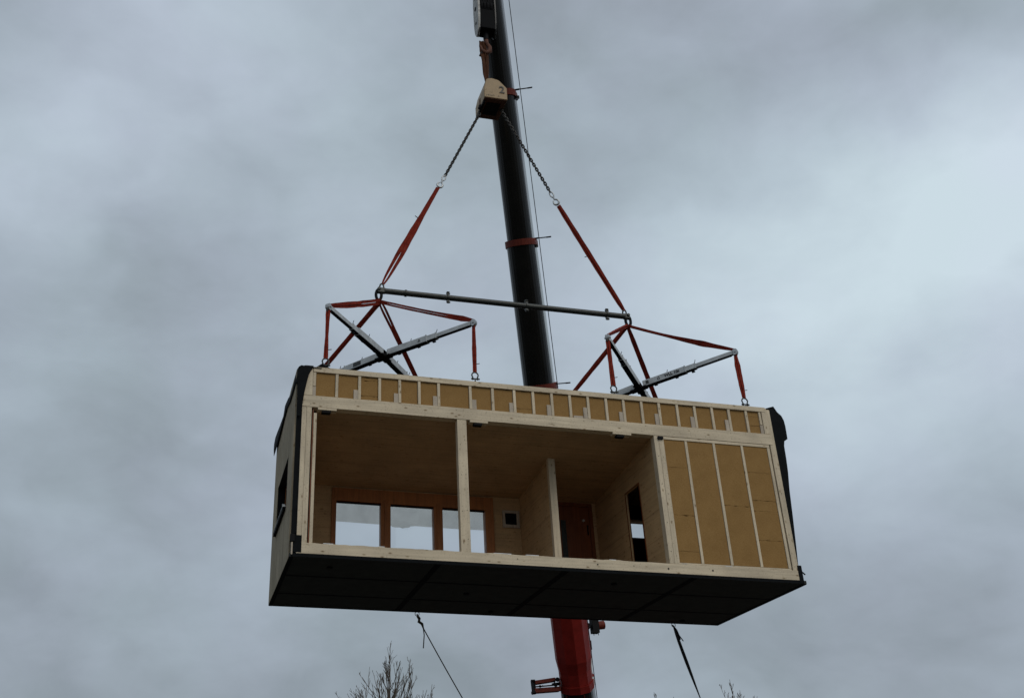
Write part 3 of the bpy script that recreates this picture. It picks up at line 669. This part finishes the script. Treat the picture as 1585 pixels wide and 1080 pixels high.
MB().obox((3.945, 1.60, 12.46), (3.995, 1.60, 12.60), .03, .05).build('strop_buckle', M['dark'], st, bevel=.01)
# hook block
hb = empty('hook_block', (4.1, 1.62, 13.15), 'heavy black hook block with a worn pale cheek plate, directly under the boom tip', 'hook block')
def cheek(y0, y1, x, name, mat, w=.02):
    """rounded plate in the y-z plane"""
    cz, hz = 13.93, .84; P = []
    for i in range(24):
        t = 2*math.pi*i/24; P.append((1.62 + .19*math.cos(t)*(1 if abs(math.sin(t)) < .8 else .9), cz+hz*math.copysign(abs(math.sin(t))**.75, math.sin(t))))
    vs = [(x-w, py, pz) for py, pz in P]+[(x+w, py, pz) for py, pz in P]
    return MB().add(vs, [tuple(range(24)), tuple(range(47, 23, -1))]+[(i, i+24, (i+1) % 24+24, (i+1) % 24) for i in range(24)]).build(name, M[mat], hb, bevel=.006)
cheek(0, 0, 3.93, 'cheek_plate', 'cheek', .028); cheek(0, 0, 4.335, 'cheek_plate', 'boom', .02)
for x in (4.005, 4.085, 4.165, 4.245): MB().tube([(x-.03, 1.62, 13.95), (x+.03, 1.62, 13.95)], .21, 28).build('sheave', M['joint'], hb)
MB().box(3.96, 4.315, 1.45, 1.79, 13.24, 14.3).build('block_body', M['joint'], hb, bevel=.02)
s = MB(); s.tube([(3.89, 1.62, 13.95), (4.37, 1.62, 13.95)], .05, 12)
for z in (13.5, 14.3): s.tube([(3.893, 1.62, z), (4.37, 1.62, z)], .035, 10)
s.build('axle', M['dark'], hb)
MB().tube([(4.13, 1.62, 13.25), (4.13, 1.62, 13.02)], .06, 12).build('swivel', M['dark'], hb)
hk = [(4.13, 1.62, 13.03), (4.13, 1.62, 12.92), (4.20, 1.62, 12.80), (4.20, 1.62, 12.68), (4.11, 1.62, 12.60), (4.01, 1.62, 12.66), (3.98, 1.62, 12.78), (3.96, 1.62, 12.84)]
MB().tube(hk, [.05, .05, .055, .06, .06, .05, .035, .015], 10).build('hook', M['rust'], hb, smooth=True)
MB().obox((3.90, 1.5, 13.02), (3.95, 1.5, 13.25), .04, .03).build('lower_lug', M['dark'], hb)

# --- red slings around the crosses
GN = 'red slings spreading from the pipe ends'; GD = 'short red drop slings to the roof edge'
lat_ = None
def tipoff(e, s=.07): return e+Vector((0, 0, s))
w1 = [(0, .05), (.12, .10), (.5, .09), (.85, .085), (1, .05)]; g0 = [(0, 0), (1, 0)]
eL, eR = ends['L'], ends['R']
sling('red sling running almost level from the left pipe end to the leftmost arm tip', AL, tipoff(eL[0], .03), [(0, .11), (.3, .11), (.6, .12), (.9, .085), (1, .06)], [(0, 0), (.1, .012), (.35, .012), (.45, 0), (1, 0)], GN, sag=.02)
sling('red sling in two thin strands from the left pipe end rightwards to an arm tip', AL, tipoff(eL[1], .05), [(0, .07), (.3, .065), (.7, .075), (.9, .11), (1, .05)], [(0, 0), (.15, .012), (.7, .010), (.85, 0), (1, 0)], GN, sag=.02)
sling('dark red sling sloping down left from the left pipe end, behind a spreader arm', AL, eL[2], [(0, .10), (1, .085)], g0, GN)
sling('dark red sling going steeply down right from the left pipe end behind the roof edge', AL, eL[3], [(0, .06), (.1, .09), (.5, .10), (1, .075)], [(0, 0), (.05, .03), (.22, .015), (.3, 0), (1, 0)], GN)
sling('short tan and red sling from the right pipe end to the nearest arm tip', AR, tipoff(eR[0], .05), [(0, .09), (.5, .085), (1, .06)], g0, GN, twist=[(0, .9), (1, 1.1)])
sling('twisted red sling running from the right pipe end to the far right arm tip', AR, tipoff(eR[1], .05), [(0, .06), (.35, .06), (.55, .085), (.7, .115), (1, .05)], g0, GN, sag=.03, twist=[(0, .6), (.4, 1.0), (.6, .2), (1, .3)])
sling('long dark red sling sloping down left from the right pipe end to the roof', AR, eR[2], [(0, .09), (.3, .10), (1, .075)], g0, GN)
sling('dark red sling going steeply down right from the right pipe end behind the lettered arm', AR, eR[3], [(0, .07), (.15, .10), (.6, .10), (1, .08)], g0, GN)
def drop(label, e_, key, wid):
    x, y = LP[key]; top = Vector((e_.x-.005, e_.y-.0, e_.z-.06)); bt = Vector((x, y, 3.46))
    s = sling(label, bt, top, wid, g0, GD, tagpos=[.18], K=20, lat=(1, 0, 0))
    shackle(s, (x, y, 3.405), .115, (0, 0, -1), (1, 0, 0)); 
    pts = [Vector((e_.x, e_.y, e_.z-.045))+Vector((.034*math.cos(t), 0, .045*math.sin(t))) for t in [2*math.pi*i/12 for i in range(12)]]
    MB().tube(pts, .011, 6, closed=True).build('top_shackle', M['gsteel'], s, smooth=True)
    return s
drop('short red drop sling at the left front roof corner, narrow in the middle', eL[0], 'ln', [(0, .075), (.15, .075), (.45, .055), (.75, .06), (.9, .08), (1, .07)])
drop('short red drop sling just left of the boom, hanging from the left frame', eL[1], 'rn', [(0, .065), (.5, .075), (1, .05)])
drop('short red drop sling just left of the right frame hub, right of the boom', eR[0], 'Ln', [(0, .085), (.5, .075), (1, .08)])
drop('short red drop sling at the right roof corner beside the loose black membrane', eR[1], 'Rn', [(0, .06), (.3, .09), (.75, .10), (1, .05)])

# ================================================================== CRANE
P0, P1 = Vector((7.83, 8.661, .429)), Vector((4.612, 2.392, 14.123))
AX = (P1-P0); ax = AX.normalized(); bt = lambda t: P0+AX*t
lt = Vector((-ax.y, ax.x, 0)).normalized()
if lt.x < 0: lt = -lt
dn = ax.cross(lt).normalized()
if dn.y > 0: dn = -dn          # underside of the boom, facing the viewer
cr = empty('mobile_crane', (8.9, 11.5, -Z0), 'tall telescopic crane with a black boom and red base section, rising behind the module', 'crane')
def section(w, nf=14, h=1.25):
    """boom profile: flat top, rounded underside"""
    P = [(-w/2*.92, -w*h*.5), (-w/2, -w*h*.44), (-w/2, w*h*.02)]
    for i in range(1, nf):
        a = math.pi*(1-i/nf); P.append((w/2*math.cos(a), w*h*.02+w*h*.48*math.sin(a)**.8))
    P += [(w/2, w*h*.02), (w/2, -w*h*.44), (w/2*.92, -w*h*.5)]
    return P
def boom_part(name, t0, t1, w0, w1, mat, smooth=False):
    nf = 5 if mat == 'red' else 14; vs = []; P = section(w0, nf); Q = section(w1, nf); n = len(P)
    for pr_, t in ((P, t0), (Q, t1)):
        vs += [bt(t)+lt*a+dn*b for a, b in pr_]
    return MB().add(vs, [(i, (i+1) % n, n+(i+1) % n, n+i) for i in range(n)]+[tuple(range(n))[::-1], tuple(range(n, 2*n))]).build(name, M[mat], cr, bevel=0)
tc1, tc2, tc3, tc0 = .895, .655, .4235, .245
boom_part('boom_section', tc1, 1.13, .585, .575, 'boom')
boom_part('boom_section', tc2, tc1, .64, .62, 'boom')
boom_part('boom_section', tc3, tc2, .735, .70, 'boom')
boom_part('boom_section', .235, tc3, .81, .78, 'boom')
boom_part('boom_section', -.008, .235, .865, .85, 'red')
boom_part('boom_section', -.026, -.0081, .785, .865, 'red')
boom_part('boom_section', -.045, -.0261, .785, .785, 'red')
boom_part('boom_section', -.33, -.056, .86, .79, 'boom')
for t, w in ((tc1, .685), (tc2, .765), (tc3, .86), (.235, .93)):
    boom_part('boom_collar', t-.004, t+.006, w, w, 'redd')
boom_part('boom_collar', -.0559, -.0451, .85, .85, 'red')
# lug pads and cable guide arms
for t, ln in ((tc1+.006, .40), (tc2+.006, .40), (tc3+.004, .42)):
    q = bt(t)+dn*.05; s = MB(); s.tube([q+lt*.33, q+lt*.44], .022, 8); s.tube([q+lt*.42, q+lt*(.42+ln-.08)-ax*.012], .014, 8); s.tube([q+lt*(.36+ln-.12)-ax*.010, q+lt*(.36+ln)-ax*.012], .018, 8)
    s.build('cable_guide', M['dark'], cr)
    q = bt(t-.012)+dn*.0; MB().tube([q+lt*.36-ax*.03, q+lt*.36+ax*.04], .055, 12).build('guide_pad', M['gsteel'], cr)
MB().tube([bt(-.3)+lt*.46, bt(.43)+lt*.455, bt(1.13)+lt*.46], .009, 6).build('cable', M['dark'], cr)
# boom head, sheaves, hoist ropes
q = bt(1.13); s = MB(); s.obox(q-ax*.1, q+ax*.55, .62, .7, up=-dn); s.build('boom_head', M['boom'], cr, bevel=.03)
hs = Vector((4.16, 1.62, 15.55))
MB().tube([hs-lt*.3, hs+lt*.3], .28, 24).build('head_sheave', M['boom'], cr)
s = MB()
for i in range(6):
    x = 3.98+.065*i; s.tube([(x, 1.62+.2*(-1)**i, 15.5), (x, 1.62+.18*(-1)**i, 14.0)], .011, 6)
s.build('hoist_rope', M['dark'], cr)
# folded jib bracket on the left of the red section
def BP(t, l, d=0): return bt(t)+lt*l+dn*d
def line_to(p, px, py, Y):
    r = CF + CR*((px-634.703)/FPX) - CU*((py-540)/FPX); k = (Y-CAMP.y)/r.y; return CAMP + r*k
def Q(px, py, Y=8.9): return line_to(None, px, py, Y)
jb = MB(); jb.obox(Q(858, 1051.5), Q(826, 1056.5), .22, .085); jb.obox(Q(866, 1066), Q(826, 1069), .22, .105)
jb.build('jib_bracket_arm', M['redd'], cr, bevel=.01)
jb = MB(); jb.obox(Q(824.5, 1052), Q(827, 1073), .20, .045, up=(1, 0, 0)); jb.tube([Q(822, 1053, 8.78), Q(828, 1053, 8.78)], .03, 8); jb.tube([Q(823, 1072, 8.78), Q(829, 1071, 8.78)], .04, 8)
for px, py, rr in ((836, 1061.5, .032), (840, 1061, .022), (860, 1059, .05), (863, 1051, .055), (858, 1054, .03)): jb.tube([Q(px, py, 8.75), Q(px, py, 9.0)], rr, 10)
jb.obox(Q(855, 1058.5), Q(866, 1057), .1, .05); jb.tube([Q(825.5, 1062.5), Q(866, 1059)], .016, 8)
jb.build('jib_bracket_plate', M['dark'], cr)
lm = MB(); lm.obox(Q(918.5, 955), Q(921.5, 979.5), .20, .17, up=(1, 0, 0)); lm.tube([Q(906, 966), Q(912, 966)], .04, 8); lm.tube([Q(909, 970, 8.8), Q(909, 970, 9.0)], .07, 10)
lm.tube([Q(919, 979), Q(919.5, 983)], .008, 6); lm.tube([Q(926, 977), Q(926.5, 982.5)], .008, 6)
lm.build('work_lamp_bracket', M['dark'], cr)
MB().tube([Q(925, 967.5), Q(934.5, 966.5)], .105, 18).build('work_lamp', M['redd'], cr)
MB().obox(Q(912.5, 991), Q(914, 1005), .10, .05, up=(1, 0, 0)).build('junction_box', M['dark'], cr)
MB().obox(Q(914.5, 1018), Q(915.5, 1042), .06, .03, up=(1, 0, 0)).build('edge_rail', M['steel'], cr)
MB().obox(Q(917, 1047), Q(918, 1059), .08, .05, up=(1, 0, 0)).build('edge_rail', M['steel'], cr)
# ribs beneath the collar
rb = MB()
for l in (-.22, -.05, .05, .2): rb.obox(BP(-.33, l, .50), BP(-.058, l, .44), .02, .05, up=-dn)
rb.build('boom_rib', M['redd'], cr)
# lift cylinder, turntable, carrier (below the frame)
MB().tube([Vector((8.15, 9.3, -5.0)), bt(-.12)+dn*.55], .16, 16).build('lift_cylinder', M['gsteel'], cr)
pv = bt(-.33)
MB().box(7.7, 10.1, 10.0, 13.4, -4.75, -4.25).build('turntable', M['red'], cr, bevel=.05)
for x in (8.2, 9.5): MB().prism([(x, -4.25), (x+.12, -4.25), (x+.12, -3.2), (x, -3.2)], 9.9, 11.4).build('boom_foot_plate', M['red'], cr)
MB().box(7.6, 10.2, 13.4, 14.4, -4.9, -3.5).build('counterweight', M['boom'], cr, bevel=.06)
MB().box(7.6, 10.2, 5.8, 17.8, -5.45, -4.95).build('chassis', M['red'], cr, bevel=.05)
cab = MB(); cab.add([(7.6, 17.8, -5.4), (10.2, 17.8, -5.4), (10.2, 19.6, -5.4), (7.6, 19.6, -5.4), (7.65, 17.8, -3.6), (10.15, 17.8, -3.6), (10.1, 19.0, -3.6), (7.7, 19.0, -3.6)], [(0,1,2,3),(4,5,6,7),(0,1,5,4),(1,2,6,5),(2,3,7,6),(3,0,4,7)])
cabo = cab.build('driver_cab', M['red'], cr, bevel=.06)
MB().box(7.58, 7.63, 17.95, 18.9, -4.5, -3.8).build('side_window', M['glass'], cabo)
for y in (6.9, 8.4, 11.6, 13.1, 15.9, 18.6):
    for x in (7.55, 9.85):
        w = MB().tube([(x, y, -5.58), (x+.4, y, -5.58)], .62, 28).build('wheel', M['tyre'], cr); MB().tube([(x-.02, y, -5.58), (x+.42, y, -5.58)], .30, 18).build('rim', M['cheek'], w)

# ================================================================== TAG LINES
def tagline(label, p, q, prof, mat, knot):
    e = empty('tag_line', p, label, 'tag line', 'tag lines hanging from the module')
    p = Vector(p); q = Vector(q); d = (q-p); kz = (-Z0+.02-p.z)/d.z; q2 = p+d*kz
    K = 24; pts = []; rr = []
    for i in range(K+1):
        t = i/K; s = (t**1.3)*kz; pts.append(p+d*s+Vector((0, 0, -.015*math.sin(math.pi*min(1, s))))); rr.append(interp(prof, min(1, s))[0])
    MB().tube(pts, rr, 7).build('rope', M[mat], e)
    return e, p, d
e, p, d = tagline('thin pale rope slanting down right from under the module beside the tree top', (2.66, 3.22, -.13), line_to(None, 716, 1080, 4.2), [(0, .011), (1, .011)], 'rope', 1)
kn = MB(); pts = [p+Vector((.0, 0, .04)), p+Vector((.05, 0, -.04)), p+Vector((.035, 0, -.10)), p+Vector((.10, 0, -.14)), p+Vector((.12, 0, -.22))]
kn.tube(pts, [.012, .024, .03, .026, .014], 8); kn.tube([pts[-1], pts[-1]+Vector((.015, 0, -.12)), pts[-1]+Vector((-.005, 0, -.36))], .010, 6); kn.build('knot', M['rope'], e)
e, p, d = tagline('thick black strap slanting down right from below the right end of the module', (7.84, 3.22, -.13), line_to(None, 1084, 1080, 3.9), [(0, .012), (.12, .03), (.45, .034), (.75, .024), (.92, .012), (1, .010)], 'ropeb', 1)
kn = MB(); kn.tube([p+Vector((-.02, 0, .05)), p+Vector((.04, 0, -.06)), p+Vector((.07, 0, -.16)), p+Vector((.10, 0, -.24))], [.012, .03, .034, .02], 8); kn.tube([p+Vector((.07, 0, -.12)), p+Vector((.17, 0, -.26))], .010, 6); kn.build('knot', M['ropeb'], e)

# ================================================================== TREES
def tree(label, base, height, spread, seed, rmin=.007, levels=5, top_r=.02, group='bare trees beyond the crane', up=.55, n1=16):
    rnd = random.Random(seed); e = empty('bare_tree', base, label, 'tree', group)
    base = Vector(base); tr = MB(); crw = MB()
    # trunk
    P = []; K = 14; x = y = 0
    for i in range(K+1):
        t = i/K; x += rnd.uniform(-.06, .06)*height*.02; y += rnd.uniform(-.06, .06)*height*.02; P.append(base+Vector((x, y, height*.93*t)))
    R0 = height*.016; rr = [max(.012, R0*(1-t/K*.93)) for t in range(K+1)]
    tr.tube(P, rr, 8); tr.build('trunk', M['bark'], e)
    def branch(p, d, ln, r, lv):
        k = 5; pts = [p]; q = Vector(p); dd_ = Vector(d)
        for i in range(k):
            dd_ = (dd_ + Vector((rnd.uniform(-.13, .13), rnd.uniform(-.13, .13), rnd.uniform(-.02, .13)))).normalized(); q = q+dd_*ln/k; pts.append(q)
        crw.tube(pts, [max(rmin*.75, r*(1-.7*i/k)) for i in range(k+1)], 5 if lv < 2 else 4, cap=False)
        if lv >= levels or ln < .22: return
        nb = rnd.randint(4, 6) if lv < 2 else rnd.randint(1, 3)
        for j_ in range(nb):
            t = rnd.uniform(.25, .95); i = min(k-1, int(t*k)); pp_ = pts[i].lerp(pts[i+1], t*k-i)
            base_d = (pts[i+1]-pts[i]).normalized(); az = rnd.uniform(0, 2*math.pi); o_ = base_d.orthogonal().normalized(); o_ = Matrix.Rotation(az, 3, base_d) @ o_
            nd = (base_d + o_*rnd.uniform(.35, .75) + Vector((0, 0, rnd.uniform(.1, .5)))).normalized()
            branch(pp_, nd, ln*(rnd.uniform(.34, .62) if lv == 1 else rnd.uniform(.3, .55))*(1.1-.55*t), max(rmin, r*.5), lv+1)
    for j_ in range(n1):
        t = .34+.58*(j_+rnd.random()*.8)/n1; i = min(K-1, int(t*K)); pp_ = P[i].lerp(P[i+1], t*K-i)
        az = j_*2.399+rnd.uniform(-.3, .3); out = Vector((math.cos(az), math.sin(az), 0)); u_ = up+rnd.uniform(-.16, .2); dd_ = (out*(1-u_)+Vector((0, 0, u_))).normalized()
        cz_ = dd_.z; sr_ = math.hypot(dd_.x, dd_.y)
        ln = (base.z+height*.97-pp_.z)/(cz_+spread*sr_)*rnd.uniform(.8, 1.03)
        branch(pp_, dd_, ln, max(.016, rr[i]*.5), 1)
    for j_ in range(3):      # leaders
        branch(P[-1]+Vector((rnd.uniform(-.01, .01), 0, 0)), Vector((rnd.uniform(-.18, .18), rnd.uniform(-.1, .1), 1)), height*.07*rnd.uniform(.7, 1.1), .014, levels-1)
    crw.build('crown', M['bark'], e)
    return e
tree('bare leafless tree with fine upright twigs, below the left half of the module', (6.62, 25, -Z0), 10.12, .95, 21, rmin=.010, levels=4, up=.62, n1=34)
tree('bare tree whose fine twig tips just reach into view right of the black strap', (26.9, 35, -Z0), 11.0, 1.0, 5, rmin=.012, up=.64, n1=30)
tree('faint bare tree whose twig tips barely show left of the black strap', (22.6, 35, -Z0), 10.35, 1.0, 8, rmin=.012, up=.64, n1=28)

# ================================================================== SKY + LIGHT
w = bpy.data.worlds.new('World'); sc.world = w; w.use_nodes = True; nt = w.node_tree; nt.nodes.clear(); L = nt.links.new
SUN_EL, SUN_AZ = R_(42), R_(160)       # azimuth clockwise from +Y: behind and to the right of the camera
out = N(nt, 'ShaderNodeOutputWorld')
sky = N(nt, 'ShaderNodeTexSky'); sky.sky_type = 'NISHITA'; sky.sun_disc = False; sky.sun_elevation = SUN_EL; sky.sun_rotation = SUN_AZ
bg1 = N(nt, 'ShaderNodeBackground'); bg1.inputs[1].default_value = .08; L(sky.outputs[0], bg1.inputs[0])
tc = N(nt, 'ShaderNodeTexCoord')
# clouds: a few broad light and dark banks placed by compass direction, broken up by noise
dist = N(nt, 'ShaderNodeTexNoise'); dist.inputs['Scale'].default_value = 2.6; dist.inputs['Detail'].default_value = 6; dist.inputs['Roughness'].default_value = .6; L(tc.outputs['Generated'], dist.inputs['Vector'])
ds = N(nt, 'ShaderNodeVectorMath', operation='SUBTRACT'); L(dist.outputs['Color'], ds.inputs[0]); ds.inputs[1].default_value = (.5, .5, .5)
dsc = N(nt, 'ShaderNodeVectorMath', operation='SCALE'); L(ds.outputs[0], dsc.inputs[0]); dsc.inputs['Scale'].default_value = .16
dad = N(nt, 'ShaderNodeVectorMath', operation='ADD'); L(tc.outputs['Generated'], dad.inputs[0]); L(dsc.outputs[0], dad.inputs[1])
nrm = N(nt, 'ShaderNodeVectorMath', operation='NORMALIZE'); L(dad.outputs[0], nrm.inputs[0])
def dirpx(px, py): return (CF + CR*((px-634.703)/FPX) - CU*((py-540)/FPX)).normalized()
acc = None
BL = [(1250,330,.045),(1400,400,.03),(1130,420,.03),(50,45,-0.078),
 (200,45,0.074),
 (400,45,0.071),
 (600,45,-0.046),
 (850,45,-0.039),
 (1050,45,-0.041),
 (1250,45,0.048),
 (1450,45,-0.123),
 (1560,45,-0.018),
 (50,185,0.141),
 (200,185,-0.006),
 (400,185,-0.031),
 (600,185,0.035),
 (900,185,0.023),
 (1100,185,-0.032),
 (1300,185,-0.082),
 (1450,185,0.011),
 (1560,185,0.147),
 (50,325,0.012),
 (250,325,0.015),
 (450,325,0.073),
 (650,325,-0.006),
 (950,325,-0.071),
 (1100,325,0.089),
 (1300,325,0.124),
 (1500,325,0.218),
 (50,465,-0.001),
 (250,465,0.002),
 (430,465,-0.058),
 (650,465,0.019),
 (950,465,0.057),
 (1100,465,0.087),
 (1300,465,-0.044),
 (1500,465,-0.052),
 (50,605,-0.017),
 (250,605,-0.024),
 (400,605,0.039),
 (700,605,0.027),
 (1200,605,0.021),
 (1400,605,-0.011),
 (1560,605,0.083),
 (50,745,0.022),
 (200,745,-0.060),
 (350,745,-0.036),
 (1250,745,0.107),
 (1400,745,0.060),
 (1560,745,-0.011),
 (50,885,0.022),
 (200,885,0.001),
 (380,885,0.115),
 (800,885,0.051),
 (1300,885,-0.033),
 (1500,885,-0.125),
 (50,1035,-0.081),
 (300,1035,-0.077),
 (500,1035,-0.055),
 (750,1035,-0.078),
 (1000,1035,-0.040),
 (1200,1035,-0.042),
 (1400,1035,0.018),
 (1560,1035,0.017)]
for px, py, am in BL:
    dv = dirpx(px, py); k = 138.0
    dt = N(nt, 'ShaderNodeVectorMath', operation='DOT_PRODUCT'); L(nrm.outputs[0], dt.inputs[0]); dt.inputs[1].default_value = dv
    m1 = N(nt, 'ShaderNodeMath', operation='MULTIPLY_ADD'); L(dt.outputs['Value'], m1.inputs[0]); m1.inputs[1].default_value = k; m1.inputs[2].default_value = -k
    ex = N(nt, 'ShaderNodeMath', operation='EXPONENT'); L(m1.outputs[0], ex.inputs[0])
    ma = N(nt, 'ShaderNodeMath', operation='MULTIPLY_ADD'); L(ex.outputs[0], ma.inputs[0]); ma.inputs[1].default_value = am
    if acc is None: ma.inputs[2].default_value = .425
    else: L(acc, ma.inputs[2])
    acc = ma.outputs[0]
for sc_, am, dtl in ((3.2, .23, 8), (9, .17, 8), (26, .05, 6)):
    mp = N(nt, 'ShaderNodeMapping'); mp.inputs['Scale'].default_value = (1, 1, 1.7); mp.inputs['Rotation'].default_value = (.3, .5, .2); mp.inputs['Location'].default_value = (sc_, 1.3, .4); L(tc.outputs['Generated'], mp.inputs['Vector'])
    nn = N(nt, 'ShaderNodeTexNoise'); nn.inputs['Scale'].default_value = sc_; nn.inputs['Detail'].default_value = dtl; nn.inputs['Roughness'].default_value = .5; nn.inputs['Distortion'].default_value = .35; L(mp.outputs[0], nn.inputs['Vector'])
    sb = N(nt, 'ShaderNodeMath', operation='SUBTRACT'); L(nn.outputs['Fac'], sb.inputs[0]); sb.inputs[1].default_value = .5
    ma = N(nt, 'ShaderNodeMath', operation='MULTIPLY_ADD'); L(sb.outputs[0], ma.inputs[0]); ma.inputs[1].default_value = am; L(acc, ma.inputs[2]); acc = ma.outputs[0]
cr2 = ramp(nt, [(.10, (.082, .10, .118)), (.305, (.260, .304, .340)), (.366, (.314, .365, .413)), (.434, (.372, .433, .497)), (.571, (.490, .570, .652)), (.738, (.634, .737, .815))]); L(acc, cr2.inputs['Fac'])
hn = N(nt, 'ShaderNodeTexNoise'); hn.inputs['Scale'].default_value = 4.5; hn.inputs['Detail'].default_value = 5; L(tc.outputs['Generated'], hn.inputs['Vector'])
hr = ramp(nt, [(.38, (.988, 1.008, .99)), (.62, (1.012, .994, 1.015))]); L(hn.outputs['Fac'], hr.inputs['Fac'])
hm = N(nt, 'ShaderNodeMix', data_type='RGBA', blend_type='MULTIPLY'); hm.inputs[0].default_value = 1; L(cr2.outputs['Color'], hm.inputs[6]); L(hr.outputs['Color'], hm.inputs[7])
bg2 = N(nt, 'ShaderNodeBackground'); bg2.inputs[1].default_value = 1.0; L(hm.outputs[2], bg2.inputs[0])
mxs = N(nt, 'ShaderNodeMixShader'); mxs.inputs[0].default_value = .95; L(bg1.outputs[0], mxs.inputs[1]); L(bg2.outputs[0], mxs.inputs[2]); L(mxs.outputs[0], out.inputs[0])
sd = bpy.data.lights.new('sun', 'SUN'); sd.energy = 1.0; sd.angle = R_(40); sd.color = (1, .95, .86)
so = bpy.data.objects.new('sun', sd); col.objects.link(so)
sv = Vector((math.sin(SUN_AZ)*math.cos(SUN_EL), math.cos(SUN_AZ)*math.cos(SUN_EL), math.sin(SUN_EL)))
so.rotation_euler = (-sv).to_track_quat('-Z', 'Y').to_euler(); so.location = sv*60

for o in bpy.data.objects:
    if 'org' in o: del o['org']
sc.view_settings.view_transform = 'Standard'; sc.view_settings.look = 'None'; sc.view_settings.exposure = 0; sc.view_settings.gamma = 1
sc.cycles.max_bounces = 10; sc.cycles.diffuse_bounces = 5; sc.cycles.transparent_max_bounces = 12
